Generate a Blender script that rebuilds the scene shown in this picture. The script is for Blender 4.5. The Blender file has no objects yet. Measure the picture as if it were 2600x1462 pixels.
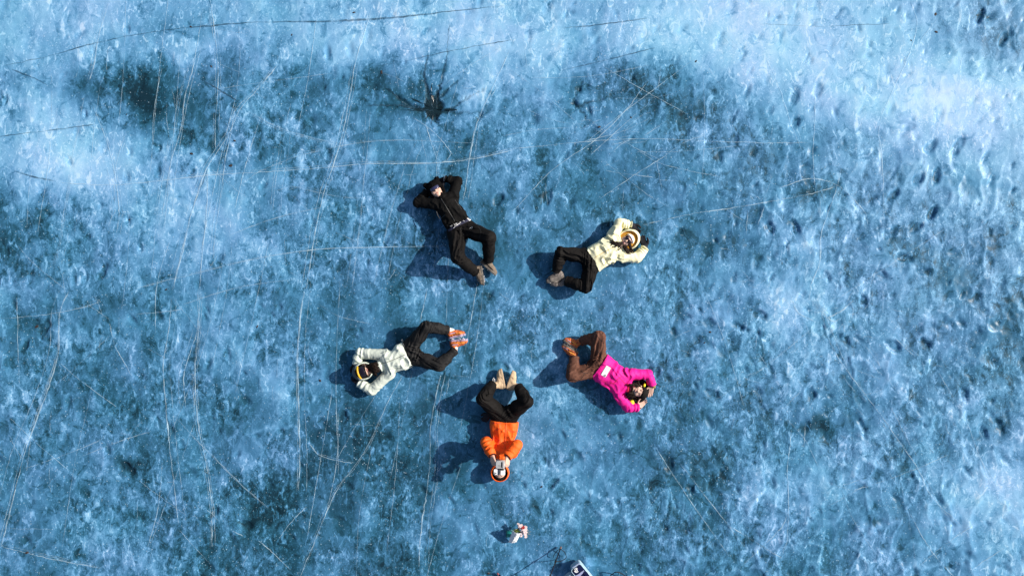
import bpy, bmesh, math, random
import numpy as np
from mathutils import Vector, Matrix
from mathutils.bvhtree import BVHTree

# ------------------------------------------------------------------ camera, sky, sun, exposure
scn = bpy.context.scene
COL = scn.collection
FW, FH = 2600.0, 1462.0            # photograph's grid
WID = 14.0                         # metres of ice across the frame
LENS = 24.0
CAMH = WID * LENS / 36.0           # hovering height
PPM = FW / WID

cam_d = bpy.data.cameras.new('camera'); cam_d.lens = LENS; cam_d.sensor_width = 36
cam_d.clip_start = 0.1; cam_d.clip_end = 6000
cam = bpy.data.objects.new('camera', cam_d); COL.objects.link(cam)
cam.location = (0, 0, CAMH); cam.rotation_euler = (0, 0, 0)
scn.camera = cam

SUN_EL = math.radians(31.0)
SUN_DIR = Vector((0.965, 0.262, 0)).normalized()       # towards the sun, on the ground
to_sun = Vector((SUN_DIR.x*math.cos(SUN_EL), SUN_DIR.y*math.cos(SUN_EL), math.sin(SUN_EL)))
w = bpy.data.worlds.new('World'); scn.world = w; w.use_nodes = True
wn = w.node_tree.nodes; wl = w.node_tree.links
sky = wn.new('ShaderNodeTexSky'); sky.sky_type = 'NISHITA'; sky.sun_disc = False
sky.sun_elevation = SUN_EL; sky.sun_rotation = math.atan2(SUN_DIR.x, SUN_DIR.y)
sky.altitude = 200; sky.dust_density = 3.0; sky.ozone_density = 0.55
wl.new(sky.outputs[0], wn['Background'].inputs[0]); wn['Background'].inputs[1].default_value = 0.085
sd = bpy.data.lights.new('sun', 'SUN'); sd.energy = 4.6; sd.angle = math.radians(0.8); sd.color = (1.0, 0.95, 0.88)
sun = bpy.data.objects.new('sun', sd); COL.objects.link(sun)
sun.rotation_euler = to_sun.to_track_quat('Z', 'Y').to_euler(); sun.location = (20, 6, 14)
scn.view_settings.view_transform = 'Standard'; scn.view_settings.look = 'None'
scn.view_settings.gamma = 1.0; scn.view_settings.exposure = 0.38
scn.view_settings.use_curve_mapping = False

# ------------------------------------------------------------------ helpers
RNG = np.random.default_rng(7)
random.seed(5)

def P(px, py, z=0.0):
    s = (CAMH - z) / CAMH
    return np.array([(px - FW/2)/PPM*s, (FH/2 - py)/PPM*s, z])
def V(*a): return np.array(a, float)
def nrm(v):
    v = np.asarray(v, float); return v/ (np.linalg.norm(v)+1e-12)

OFF = {}
def link(o, parent=None):
    COL.objects.link(o)
    if parent is not None:
        o.parent = parent
    return o
def off_of(parent):
    return OFF.get(parent.name, np.zeros(3)) if parent is not None else np.zeros(3)

def mesh_np(name, verts, faces, mat, parent=None, smooth=True):
    """faces: (n,4) or (n,3) int array, or list of lists"""
    verts = np.asarray(verts, float) - off_of(parent)
    me = bpy.data.meshes.new(name)
    if isinstance(faces, np.ndarray):
        k = faces.shape[1]; n = len(faces)
        me.vertices.add(len(verts)); me.vertices.foreach_set('co', verts.astype(np.float32).ravel())
        me.loops.add(n*k); me.loops.foreach_set('vertex_index', faces.astype(np.int32).ravel())
        me.polygons.add(n)
        me.polygons.foreach_set('loop_start', np.arange(0, n*k, k, dtype=np.int32))
        me.polygons.foreach_set('loop_total', np.full(n, k, dtype=np.int32))
        me.update(calc_edges=True); me.validate()
    else:
        me.from_pydata([tuple(v) for v in verts], [], [tuple(f) for f in faces]); me.update()
    if smooth:
        me.polygons.foreach_set('use_smooth', np.ones(len(me.polygons), dtype=bool))
    if mat: me.materials.append(mat)
    o = bpy.data.objects.new(name, me); link(o, parent)
    OFF[o.name] = off_of(parent)
    return o

def thing(name, label, cat, base, group=None):
    o = bpy.data.objects.new(name, None); o.empty_display_size = 0.1; link(o)
    o.location = tuple(base); OFF[o.name] = np.asarray(base, float)
    o['label'] = label; o['category'] = cat
    if group: o['group'] = group
    return o

# ------------------------------------------------------------------ materials
MATS = {}
def mat(name, col, rough=0.8, metallic=0.0, var=0.25, scale=30.0, bump=0.0, bscale=200.0, spec=0.4, sheen=0.0, trans=0.0, coat=0.0):
    if name in MATS: return MATS[name]
    m = bpy.data.materials.new(name); m.use_nodes = True
    nt = m.node_tree; b = nt.nodes['Principled BSDF']
    b.inputs['Roughness'].default_value = rough; b.inputs['Metallic'].default_value = metallic
    b.inputs['Specular IOR Level'].default_value = spec
    if sheen: b.inputs['Sheen Weight'].default_value = sheen
    if coat: b.inputs['Coat Weight'].default_value = coat
    if trans: b.inputs['Transmission Weight'].default_value = trans
    tc = nt.nodes.new('ShaderNodeTexCoord')
    nz = nt.nodes.new('ShaderNodeTexNoise'); nz.inputs['Scale'].default_value = scale; nz.inputs['Detail'].default_value = 4
    nt.links.new(tc.outputs['Object'], nz.inputs['Vector'])
    r = nt.nodes.new('ShaderNodeValToRGB')
    c = np.array(col[:3])
    r.color_ramp.elements[0].position = 0.3; r.color_ramp.elements[1].position = 0.7
    r.color_ramp.elements[0].color = (*np.clip(c*(1-var), 0, 1), 1)
    r.color_ramp.elements[1].color = (*np.clip(c*(1+var), 0, 1), 1)
    nt.links.new(nz.outputs['Fac'], r.inputs['Fac']); nt.links.new(r.outputs['Color'], b.inputs['Base Color'])
    if bump:
        n2 = nt.nodes.new('ShaderNodeTexNoise'); n2.inputs['Scale'].default_value = bscale; n2.inputs['Detail'].default_value = 3
        nt.links.new(tc.outputs['Object'], n2.inputs['Vector'])
        bp = nt.nodes.new('ShaderNodeBump'); bp.inputs['Strength'].default_value = bump; bp.inputs['Distance'].default_value = 0.01
        nt.links.new(n2.outputs['Fac'], bp.inputs['Height']); nt.links.new(bp.outputs['Normal'], b.inputs['Normal'])
    MATS[name] = m
    return m

# ------------------------------------------------------------------ value noise
_T = RNG.random((64, 64, 64)).astype(np.float32)
def noise3(p, seed=0):
    p = np.asarray(p, np.float32) + seed*17.31
    i = np.floor(p).astype(np.int64); f = p - i; f = f*f*(3-2*f)
    i0 = i & 63; i1 = (i+1) & 63
    x0, y0, z0 = i0[..., 0], i0[..., 1], i0[..., 2]; x1, y1, z1 = i1[..., 0], i1[..., 1], i1[..., 2]
    fx, fy, fz = f[..., 0], f[..., 1], f[..., 2]
    a = _T[x0, y0, z0]*(1-fx)+_T[x1, y0, z0]*fx; b = _T[x0, y1, z0]*(1-fx)+_T[x1, y1, z0]*fx
    c = _T[x0, y0, z1]*(1-fx)+_T[x1, y0, z1]*fx; d = _T[x0, y1, z1]*(1-fx)+_T[x1, y1, z1]*fx
    return (a*(1-fy)+b*fy)*(1-fz)+(c*(1-fy)+d*fy)*fz
def noise2(x, y, seed=0):
    return noise3(np.stack([x, y, np.full_like(x, seed*3.7+0.5)], -1))
def fbm2(x, y, seed=0, octs=4, gain=0.5):
    s = 0; a = 1; t = 0
    for k in range(octs):
        s = s + a*noise2(x*2**k, y*2**k, seed+k*5); t += a; a *= gain
    return s/t

def worley2(x, y, seed=0):
    """distance to the nearest and second nearest scattered point, and a random value per cell"""
    r = np.random.default_rng(100+seed); T = r.random((64, 64, 3)).astype(np.float32)
    ix = np.floor(x).astype(np.int64); iy = np.floor(y).astype(np.int64)
    f1 = np.full(x.shape, 9.0, np.float32); f2 = f1.copy(); idv = np.zeros(x.shape, np.float32)
    for dx in (-1, 0, 1):
        for dy in (-1, 0, 1):
            c = T[(ix+dx) & 63, (iy+dy) & 63]
            d = np.hypot(ix+dx+.1+.8*c[..., 0]-x, iy+dy+.1+.8*c[..., 1]-y).astype(np.float32)
            nearer = d < f1
            f2 = np.where(nearer, f1, np.minimum(f2, d)); idv = np.where(nearer, c[..., 2], idv); f1 = np.where(nearer, d, f1)
    return f1, f2, idv

# ------------------------------------------------------------------ implicit surfaces
def smin(a, b, k):
    if k <= 0: return np.minimum(a, b)
    h = np.clip(0.5+0.5*(b-a)/k, 0, 1)
    return b*(1-h)+a*h-k*h*(1-h)

class Field:
    def __init__(s, lo, hi, h):
        s.h = h; s.lo = np.asarray(lo, float)
        n = np.ceil((np.asarray(hi)-s.lo)/h).astype(int)+1
        s.ax = [s.lo[i]+h*np.arange(n[i]) for i in range(3)]
        s.F = np.full(tuple(n), 0.25, np.float32)
    def _sl(s, lo, hi):
        out = []
        for i in range(3):
            a = max(0, int((lo[i]-s.lo[i])/s.h)); b = min(len(s.ax[i]), int((hi[i]-s.lo[i])/s.h)+2)
            if b <= a: return None, None
            out.append(slice(a, b))
        X = s.ax[0][out[0]][:, None, None].astype(np.float32); Y = s.ax[1][out[1]][None, :, None].astype(np.float32); Z = s.ax[2][out[2]][None, None, :].astype(np.float32)
        return tuple(out), (X, Y, Z)
    def add(s, prim, k=0.0):
        f, lo, hi = prim; m = k+4*s.h
        sl, c = s._sl(lo-m, hi+m)
        if sl is None: return s
        s.F[sl] = smin(s.F[sl], f(*c), k); return s
    def cut(s, prim):
        f, lo, hi = prim
        sl, c = s._sl(lo-2*s.h, hi+2*s.h)
        if sl is None: return s
        s.F[sl] = np.maximum(s.F[sl], -f(*c)); return s
    def half(s, pt, n, near=None):
        """remove the side n points to (optionally only within radius near of pt)"""
        n = nrm(n)
        if near:
            sl, c = s._sl(pt-near, pt+near)
            if sl is None: return s
        else:
            sl = (slice(None),)*3
            c = (s.ax[0][:, None, None], s.ax[1][None, :, None], s.ax[2][None, None, :])
        d = (c[0]-pt[0])*n[0]+(c[1]-pt[1])*n[1]+(c[2]-pt[2])*n[2]
        if near:
            r2 = (c[0]-pt[0])**2+(c[1]-pt[1])**2+(c[2]-pt[2])**2
            d = np.where(r2 < near*near, d, -1.0)
        s.F[sl] = np.maximum(s.F[sl], d); return s
    def ground(s, z=0.004):
        s.F = np.maximum(s.F, (z-s.ax[2])[None, None, :]); return s
    def disp(s, fn, band=0.035):
        idx = np.nonzero(np.abs(s.F) < band)
        p = np.stack([s.ax[i][idx[i]] for i in range(3)], -1)
        s.F[idx] += fn(p).astype(np.float32); return s
    def mesh(s, name, m, parent, smooth_it=1):
        F = s.F; S = F < 0
        nx, ny, nz = F.shape
        c8 = [(i, j, k) for i in (0, 1) for j in (0, 1) for k in (0, 1)]
        cnt = np.zeros((nx-1, ny-1, nz-1), np.int8)
        for i, j, k in c8: cnt += S[i:nx-1+i, j:ny-1+j, k:nz-1+k]
        act = (cnt > 0) & (cnt < 8)
        ci = np.nonzero(act)
        if len(ci[0]) == 0: return None
        idm = np.full(act.shape, -1, np.int32); idm[ci] = np.arange(len(ci[0]))
        vals = {c: F[ci[0]+c[0], ci[1]+c[1], ci[2]+c[2]] for c in c8}
        acc = np.zeros((len(ci[0]), 3)); num = np.zeros(len(ci[0]))
        for a in c8:
            for ax in range(3):
                if a[ax]: continue
                b = list(a); b[ax] = 1; b = tuple(b)
                va, vb = vals[a], vals[b]; cr = (va < 0) != (vb < 0)
                t = np.where(cr, va/(va-vb+1e-12), 0)
                pnt = np.tile(np.array(a, float), (len(t), 1)); pnt[:, ax] += t
                acc[cr] += pnt[cr]; num[cr] += 1
        pos = acc/num[:, None]
        verts = s.lo+s.h*(np.stack(ci, -1)+pos)
        quads = []
        for ax in range(3):
            o1, o2 = [(1, 2), (2, 0), (0, 1)][ax]
            sh = [slice(None)]*3; sh2 = [slice(None)]*3
            sh[ax] = slice(0, -1); sh2[ax] = slice(1, None)
            ch = S[tuple(sh)] != S[tuple(sh2)]
            e = np.nonzero(ch); e = [x.copy() for x in e]
            ok = (e[o1] > 0) & (e[o2] > 0) & (e[o1] < F.shape[o1]-1) & (e[o2] < F.shape[o2]-1)
            e = [x[ok] for x in e]
            inside = S[tuple(e)]
            def g(d1, d2):
                q = [x.copy() for x in e]; q[o1] = q[o1]-d1; q[o2] = q[o2]-d2
                return idm[tuple(q)]
            q = np.stack([g(1, 1), g(0, 1), g(0, 0), g(1, 0)], -1)
            q[~inside] = q[~inside][:, ::-1]
            quads.append(q)
        quads = np.concatenate(quads)
        quads = quads[(quads >= 0).all(1)]
        for _ in range(smooth_it):          # light Laplacian pass
            s2 = np.zeros_like(verts); n2 = np.zeros(len(verts))
            for k in range(4):
                a, b = quads[:, k], quads[:, (k+1) % 4]
                np.add.at(s2, a, verts[b]); np.add.at(n2, a, 1)
            verts = verts*0.5+0.5*s2/np.maximum(n2, 1)[:, None]
        return mesh_np(name, verts, quads, m, parent)

def cone(a, b, ra, rb):
    a = np.asarray(a, float); b = np.asarray(b, float); ab = b-a; L2 = float(ab@ab)+1e-9
    def f(X, Y, Z):
        t = np.clip(((X-a[0])*ab[0]+(Y-a[1])*ab[1]+(Z-a[2])*ab[2])/L2, 0, 1)
        d = np.sqrt((X-a[0]-t*ab[0])**2+(Y-a[1]-t*ab[1])**2+(Z-a[2]-t*ab[2])**2)
        return d-(ra+(rb-ra)*t)
    r = max(ra, rb)
    return f, np.minimum(a, b)-r, np.maximum(a, b)+r
def sph(c, r): return cone(c, np.asarray(c)+1e-5, r, r)
def ell(c, axes, rad):
    c = np.asarray(c, float); A = [nrm(a) for a in axes]; R = np.asarray(rad, float)
    def f(X, Y, Z):
        q = [((X-c[0])*A[i][0]+(Y-c[1])*A[i][1]+(Z-c[2])*A[i][2]) for i in range(3)]
        k0 = np.sqrt(sum((q[i]/R[i])**2 for i in range(3)))
        k1 = np.sqrt(sum((q[i]/R[i]**2)**2 for i in range(3)))+1e-6
        return k0*(k0-1)/k1
    r = R.max()
    return f, c-r, c+r
def rbox(c, axes, half, r):
    c = np.asarray(c, float); A = [nrm(a) for a in axes]
    def f(X, Y, Z):
        q = [np.abs((X-c[0])*A[i][0]+(Y-c[1])*A[i][1]+(Z-c[2])*A[i][2])-(half[i]-r) for i in range(3)]
        o = np.sqrt(sum(np.maximum(x, 0)**2 for x in q))
        return o+np.minimum(np.maximum(np.maximum(q[0], q[1]), q[2]), 0)-r
    R = np.linalg.norm(half)
    return f, c-R, c+R
def trunk(a, b, lat, ts, ws, ths, zs, p=2.4):
    """flattened torso along a->b; ts: stations in metres, ws half widths, ths half thickness, zs centre heights"""
    a = np.asarray(a, float); u = np.array(b, float)-a; u[2] = 0; u = nrm(u); v = np.array([-u[1], u[0], 0])
    if v@lat < 0: v = -v
    def f(X, Y, Z):
        al = (X-a[0])*u[0]+(Y-a[1])*u[1]+0*Z
        bl = (X-a[0])*v[0]+(Y-a[1])*v[1]
        wv = np.interp(al, ts, ws); tv = np.interp(al, ts, ths); zc = np.interp(al, ts, zs)
        q = (np.abs(bl/wv)**p+np.abs((Z-zc)/tv)**p)**(1/p)
        d = (q-1)*np.minimum(wv, tv)*0.95
        return np.maximum(d, np.maximum(ts[0]-al, al-ts[-1]))
    pts = [a+u*t for t in (ts[0], ts[-1])]
    r = max(ws)+0.02
    lo = np.minimum(*pts)-r; hi = np.maximum(*pts)+r
    return f, lo, hi

def fold_fn(segs, seed=0, generic=0.002):
    """cloth folds: list of (a,b,reach,f_along,f_perp,amp)"""
    def f(p):
        out = generic*2*(noise3(p*28, seed+9)-0.5)
        for k, (a, b, reach, fa, fp, amp) in enumerate(segs):
            a = np.asarray(a, float); ab = np.asarray(b, float)-a; L = np.linalg.norm(ab); u = ab/(L+1e-9)
            q = p-a; t = q@u; perp = q-t[:, None]*u
            tc = np.clip(t, 0, L); d = np.linalg.norm(q-tc[:, None]*u, axis=1)
            wgt = np.clip(1-(d/reach), 0, 1); wgt = np.minimum(1, wgt*2.5)
            wob = 0.35*noise3(p*9, seed+k)
            s = np.stack([t*fa+wob*fa*0.12, perp[:, 0]*fp+wob*2, (perp[:, 1]+perp[:, 2])*fp], -1)
            n = noise3(s, seed+k*3+1)
            rg = 1-np.abs(2*n-1); out = out+amp*wgt*(1.1-2.2*rg**1.6)
        return out
    return f

# tubes / ribbons / small meshes ----------------------------------------------------------------
def tube_data(pts, radii, seg=8, cap=True):
    pts = [np.asarray(p, float) for p in pts]; n = len(pts)
    if np.isscalar(radii): radii = [radii]*n
    vs, fs = [], []
    prev = None
    for i, p in enumerate(pts):
        d = nrm((pts[min(i+1, n-1)]-pts[max(i-1, 0)]))
        if prev is None:
            r = np.cross(d, [0, 0, 1]);
            if np.linalg.norm(r) < 1e-3: r = np.cross(d, [1, 0, 0])
        else:
            r = prev-d*(prev@d)
        r = nrm(r); prev = r; s = np.cross(d, r)
        for k in range(seg):
            an = 2*math.pi*k/seg
            vs.append(p+radii[i]*(math.cos(an)*r+math.sin(an)*s))
    for i in range(n-1):
        for k in range(seg):
            k2 = (k+1) % seg
            fs.append([i*seg+k, i*seg+k2, (i+1)*seg+k2, (i+1)*seg+k])
    if cap:
        fs.append(list(range(seg))[::-1]); fs.append([(n-1)*seg+k for k in range(seg)])
    return vs, fs
def tube(name, pts, radii, m, parent=None, seg=8):
    v, f = tube_data(pts, radii, seg); return mesh_np(name, v, f, m, parent)
def catmull(pts, n=8):
    pts = [np.asarray(p, float) for p in pts]
    if len(pts) < 3: 
        return [pts[0]+(pts[-1]-pts[0])*t for t in np.linspace(0, 1, n+1)]
    P_ = [2*pts[0]-pts[1]]+pts+[2*pts[-1]-pts[-2]]; out = []
    for i in range(1, len(P_)-2):
        a, b, c, d = P_[i-1:i+3]
        for k in range(n):
            t = k/n
            out.append(0.5*((2*b)+(-a+c)*t+(2*a-5*b+4*c-d)*t*t+(-a+3*b-3*c+d)*t**3))
    out.append(pts[-1]); return out
def bvh_of(objs):
    vs, fs = [], []
    for o in (objs if isinstance(objs, (list, tuple)) else [objs]):
        b = len(vs); of = OFF[o.name]
        vs += [Vector(v.co)+Vector(of) for v in o.data.vertices]
        fs += [[b+i for i in pl.vertices] for pl in o.data.polygons]
    return BVHTree.FromPolygons(vs, fs)
def top_z(bvh, x, y, default=0.0):
    h = bvh.ray_cast(Vector((x, y, 3)), Vector((0, 0, -1)))
    return h[0].z if h[0] else default
def drape(name, pxpts, width, m, parent, bvh, zg=0.2, lift=0.003, n=6, smoothz=True):
    """thin raised band that follows a garment below a line of photograph points"""
    pts = catmull([P(x, y, zg)[:2] for x, y in pxpts], n) if len(pxpts) > 2 else [P(*pxpts[0], zg)[:2]+(P(*pxpts[1], zg)[:2]-P(*pxpts[0], zg)[:2])*t for t in np.linspace(0, 1, n*2+1)]
    vs, fs = [], []
    ok = [p for p in pts if top_z(bvh, p[0], p[1], -1) > 0]
    pts = ok if len(ok) > 2 else pts
    for i, p in enumerate(pts):
        d = nrm(np.append(pts[min(i+1, len(pts)-1)]-pts[max(i-1, 0)], 0)); s = np.array([-d[1], d[0], 0])
        zc0 = top_z(bvh, p[0], p[1], zg)
        for k in (-1, -0.45, 0.45, 1):
            q = np.append(p, 0)+s*width*0.5*k
            z = max(top_z(bvh, q[0], q[1], zc0), zc0-.02)+(lift if abs(k) < 0.9 else -0.004)
            vs.append([q[0], q[1], z])
        if i:
            b = (i-1)*4
            for k in range(3): fs.append([b+k, b+4+k, b+5+k, b+1+k][::-1])
    return mesh_np(name, vs, fs, m, parent)

def rounded_prism(c, ax, ay, az, hx, hy, hz, r, seg=5, bev=0.0):
    """rounded-corner slab centred at c; returns verts, faces"""
    ax, ay, az = nrm(ax), nrm(ay), nrm(az); ring = []
    for cx, cy, a0 in ((1, 1, 0), (-1, 1, 90), (-1, -1, 180), (1, -1, 270)):
        for k in range(seg+1):
            a = math.radians(a0+90*k/seg)
            ring.append((cx*(hx-r)+r*math.cos(a), cy*(hy-r)+r*math.sin(a)))
    n = len(ring); layers = [(-hz, bev), (-hz+bev, 0), (hz-bev, 0), (hz, bev)] if bev else [(-hz, 0), (hz, 0)]
    vs, fs = [], []
    for z, ins in layers:
        for x, y in ring:
            fx = (hx-ins)/hx; fy = (hy-ins)/hy
            vs.append(c+ax*x*fx+ay*y*fy+az*z)
    for l in range(len(layers)-1):
        for k in range(n):
            fs.append([l*n+k, l*n+(k+1) % n, (l+1)*n+(k+1) % n, (l+1)*n+k])
    fs.append(list(range(n))[::-1]); fs.append([(len(layers)-1)*n+k for k in range(n)])
    return vs, fs
def slab(name, c, ax, ay, az, hx, hy, hz, r, m, parent=None, bev=0.001):
    v, f = rounded_prism(np.asarray(c, float), ax, ay, az, hx, hy, hz, r, bev=bev)
    return mesh_np(name, v, f, m, parent, smooth=False)

# ------------------------------------------------------------------ the ice
# coarse reading of how frosted white the ice is (16 x 9 cells over the frame)
FROST = np.array([
 [.72,.68,.62,.62,.66,.68,.72,.76,.74,.70,.84,.88,.84,.78,.70,.55],
 [.56,.42,.20,.36,.44,.46,.44,.60,.58,.48,.38,.62,.76,.82,.88,.80],
 [.72,.72,.60,.46,.42,.42,.42,.40,.42,.40,.40,.42,.50,.58,.64,.70],
 [.34,.48,.62,.52,.46,.40,.36,.38,.38,.40,.40,.42,.52,.50,.50,.45],
 [.42,.46,.42,.46,.42,.36,.36,.38,.40,.46,.46,.50,.60,.52,.46,.44],
 [.36,.36,.42,.47,.42,.32,.32,.38,.42,.45,.46,.48,.54,.50,.46,.40],
 [.40,.34,.36,.44,.36,.30,.32,.38,.50,.42,.38,.42,.44,.46,.46,.47],
 [.40,.40,.38,.37,.30,.28,.32,.40,.46,.40,.36,.42,.50,.44,.46,.58],
 [.42,.44,.38,.36,.28,.28,.32,.42,.44,.42,.36,.42,.47,.42,.46,.58]])
# blobs in photograph units: x, y, rx, ry, angle, change
BLOBS = [(330,190,95,75,20,-.20),(370,240,45,70,0,-.14),(250,215,60,35,10,-.15),(960,190,60,45,30,-.2),(1740,250,100,50,10,-.2),
 (1660,240,70,40,10,-.1),(1010,260,60,40,0,-.15),(60,560,110,70,0,-.12),(130,280,110,70,20,.12),(190,420,130,70,20,.15),(2420,270,160,90,20,.12),
 (2000,120,250,100,5,.06),(1980,800,90,80,30,.16),(2030,1240,110,110,20,.14),(310,1000,120,90,0,-.05),(250,1100,90,50,20,.07),
 (620,1300,90,60,0,-.1),(560,1400,110,60,0,-.12),(720,1260,70,60,0,-.12),(2560,1230,70,110,0,.14),(1330,1130,60,120,0,.13),(1205,235,60,16,-32,.28),(2300,900,200,160,0,.05),(2420,1330,200,140,0,.10),(900,1080,90,120,0,-.08),(620,1050,70,60,0,-.07),(1800,1200,70,60,0,-.08),
 (2100,480,50,26,-20,-.2),(1975,555,60,22,10,-.12),(2050,470,40,30,0,-.16),(2480,480,60,40,0,-.1),(2320,670,90,40,15,-.12),(2050,1090,26,16,-40,-.35),(2075,1080,20,30,40,-.25),
 (580,530,140,100,10,.10),(480,660,90,70,0,.08),(1250,90,160,60,0,.08),(860,90,140,60,0,.06),(400,60,100,30,0,-.06),(330,1190,60,22,40,-.25),(400,1245,45,12,5,-.22)]
STAR_C = (1100, 275)
STAR = [ # arms: polyline px, widths px
 ([(1100,275),(1086,235),(1076,205),(1078,165),(1086,140)], [22,8,4,2,1]),
 ([(1105,270),(1112,235),(1122,200),(1130,160),(1137,120),(1142,60)], [20,8,4,2,1,0]),
 ([(1100,280),(1060,278),(1020,268),(980,266),(930,268)], [18,8,4,2,1]),
 ([(1060,278),(1030,262),(1005,240),(975,224)], [9,7,4,2]),
 ([(1105,285),(1140,280),(1165,287),(1200,286),(1235,278),(1290,279),(1340,272),(1400,262),(1450,258)], [16,7,3,2,1,0,0,0,0]),
 ([(1450,262),(1475,266),(1500,258),(1530,252),(1545,242)], [7,8,5,4,2]),
 ([(1455,262),(1462,240),(1478,215),(1485,200)], [7,5,3,1]),
 ([(1468,268),(1485,292),(1492,312)], [6,4,2]),
 ([(1100,290),(1106,308),(1112,322)], [20,6,2]),
 ([(1118,245),(1150,212),(1172,195)], [7,4,2]),
 ([(1140,278),(1180,252),(1240,222)], [6,3,1])]
PRINTS = [(2305,330,35),(2365,372,62),(2440,362,65),(2430,378,70),(2380,447,80),(2337,452,50),(2270,497,55),(2368,542,60),(2330,575,45),(2265,590,40),
 (1955,575,-60),(2020,575,-55),(1880,830,-35),(1930,800,-30),(2140,862,-35),(2195,760,-60),(2350,870,-50),(2270,880,-40),(2100,840,-60),(2190,1080,-60),
 (2100,700,-60),(2240,700,-20),(2300,655,-15),(2350,690,-15),(1810,1000,-30),(1800,820,-25),(2450,1000,-70),(2540,1080,-60),(2500,1100,-60),(1390,500,70),(1265,505,60),
 (2550,100,70),(2490,40,70),(2080,230,78),(2020,245,80),(2020,310,70),(1760,1250,-60),(1700,1180,-70),(2060,1000,-75),(1400,1230,40),
 (60,880,60),(110,830,60),(320,1190,-40),(540,1300,50),(620,1330,-30),(870,1060,70),(260,690,60)]

def polyd(x, y, pts, ws):
    """signed-ish distance to a tapered polyline (px)"""
    d = np.full(x.shape, 1e3)
    for (a, b, wa, wb) in zip(pts[:-1], pts[1:], ws[:-1], ws[1:]):
        ax, ay = a; bx, by = b[0]-ax, b[1]-ay
        t = np.clip(((x-ax)*bx+(y-ay)*by)/(bx*bx+by*by), 0, 1)
        d = np.minimum(d, np.hypot(x-ax-t*bx, y-ay-t*by)-(wa+(wb-wa)*t))
    return d

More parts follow.
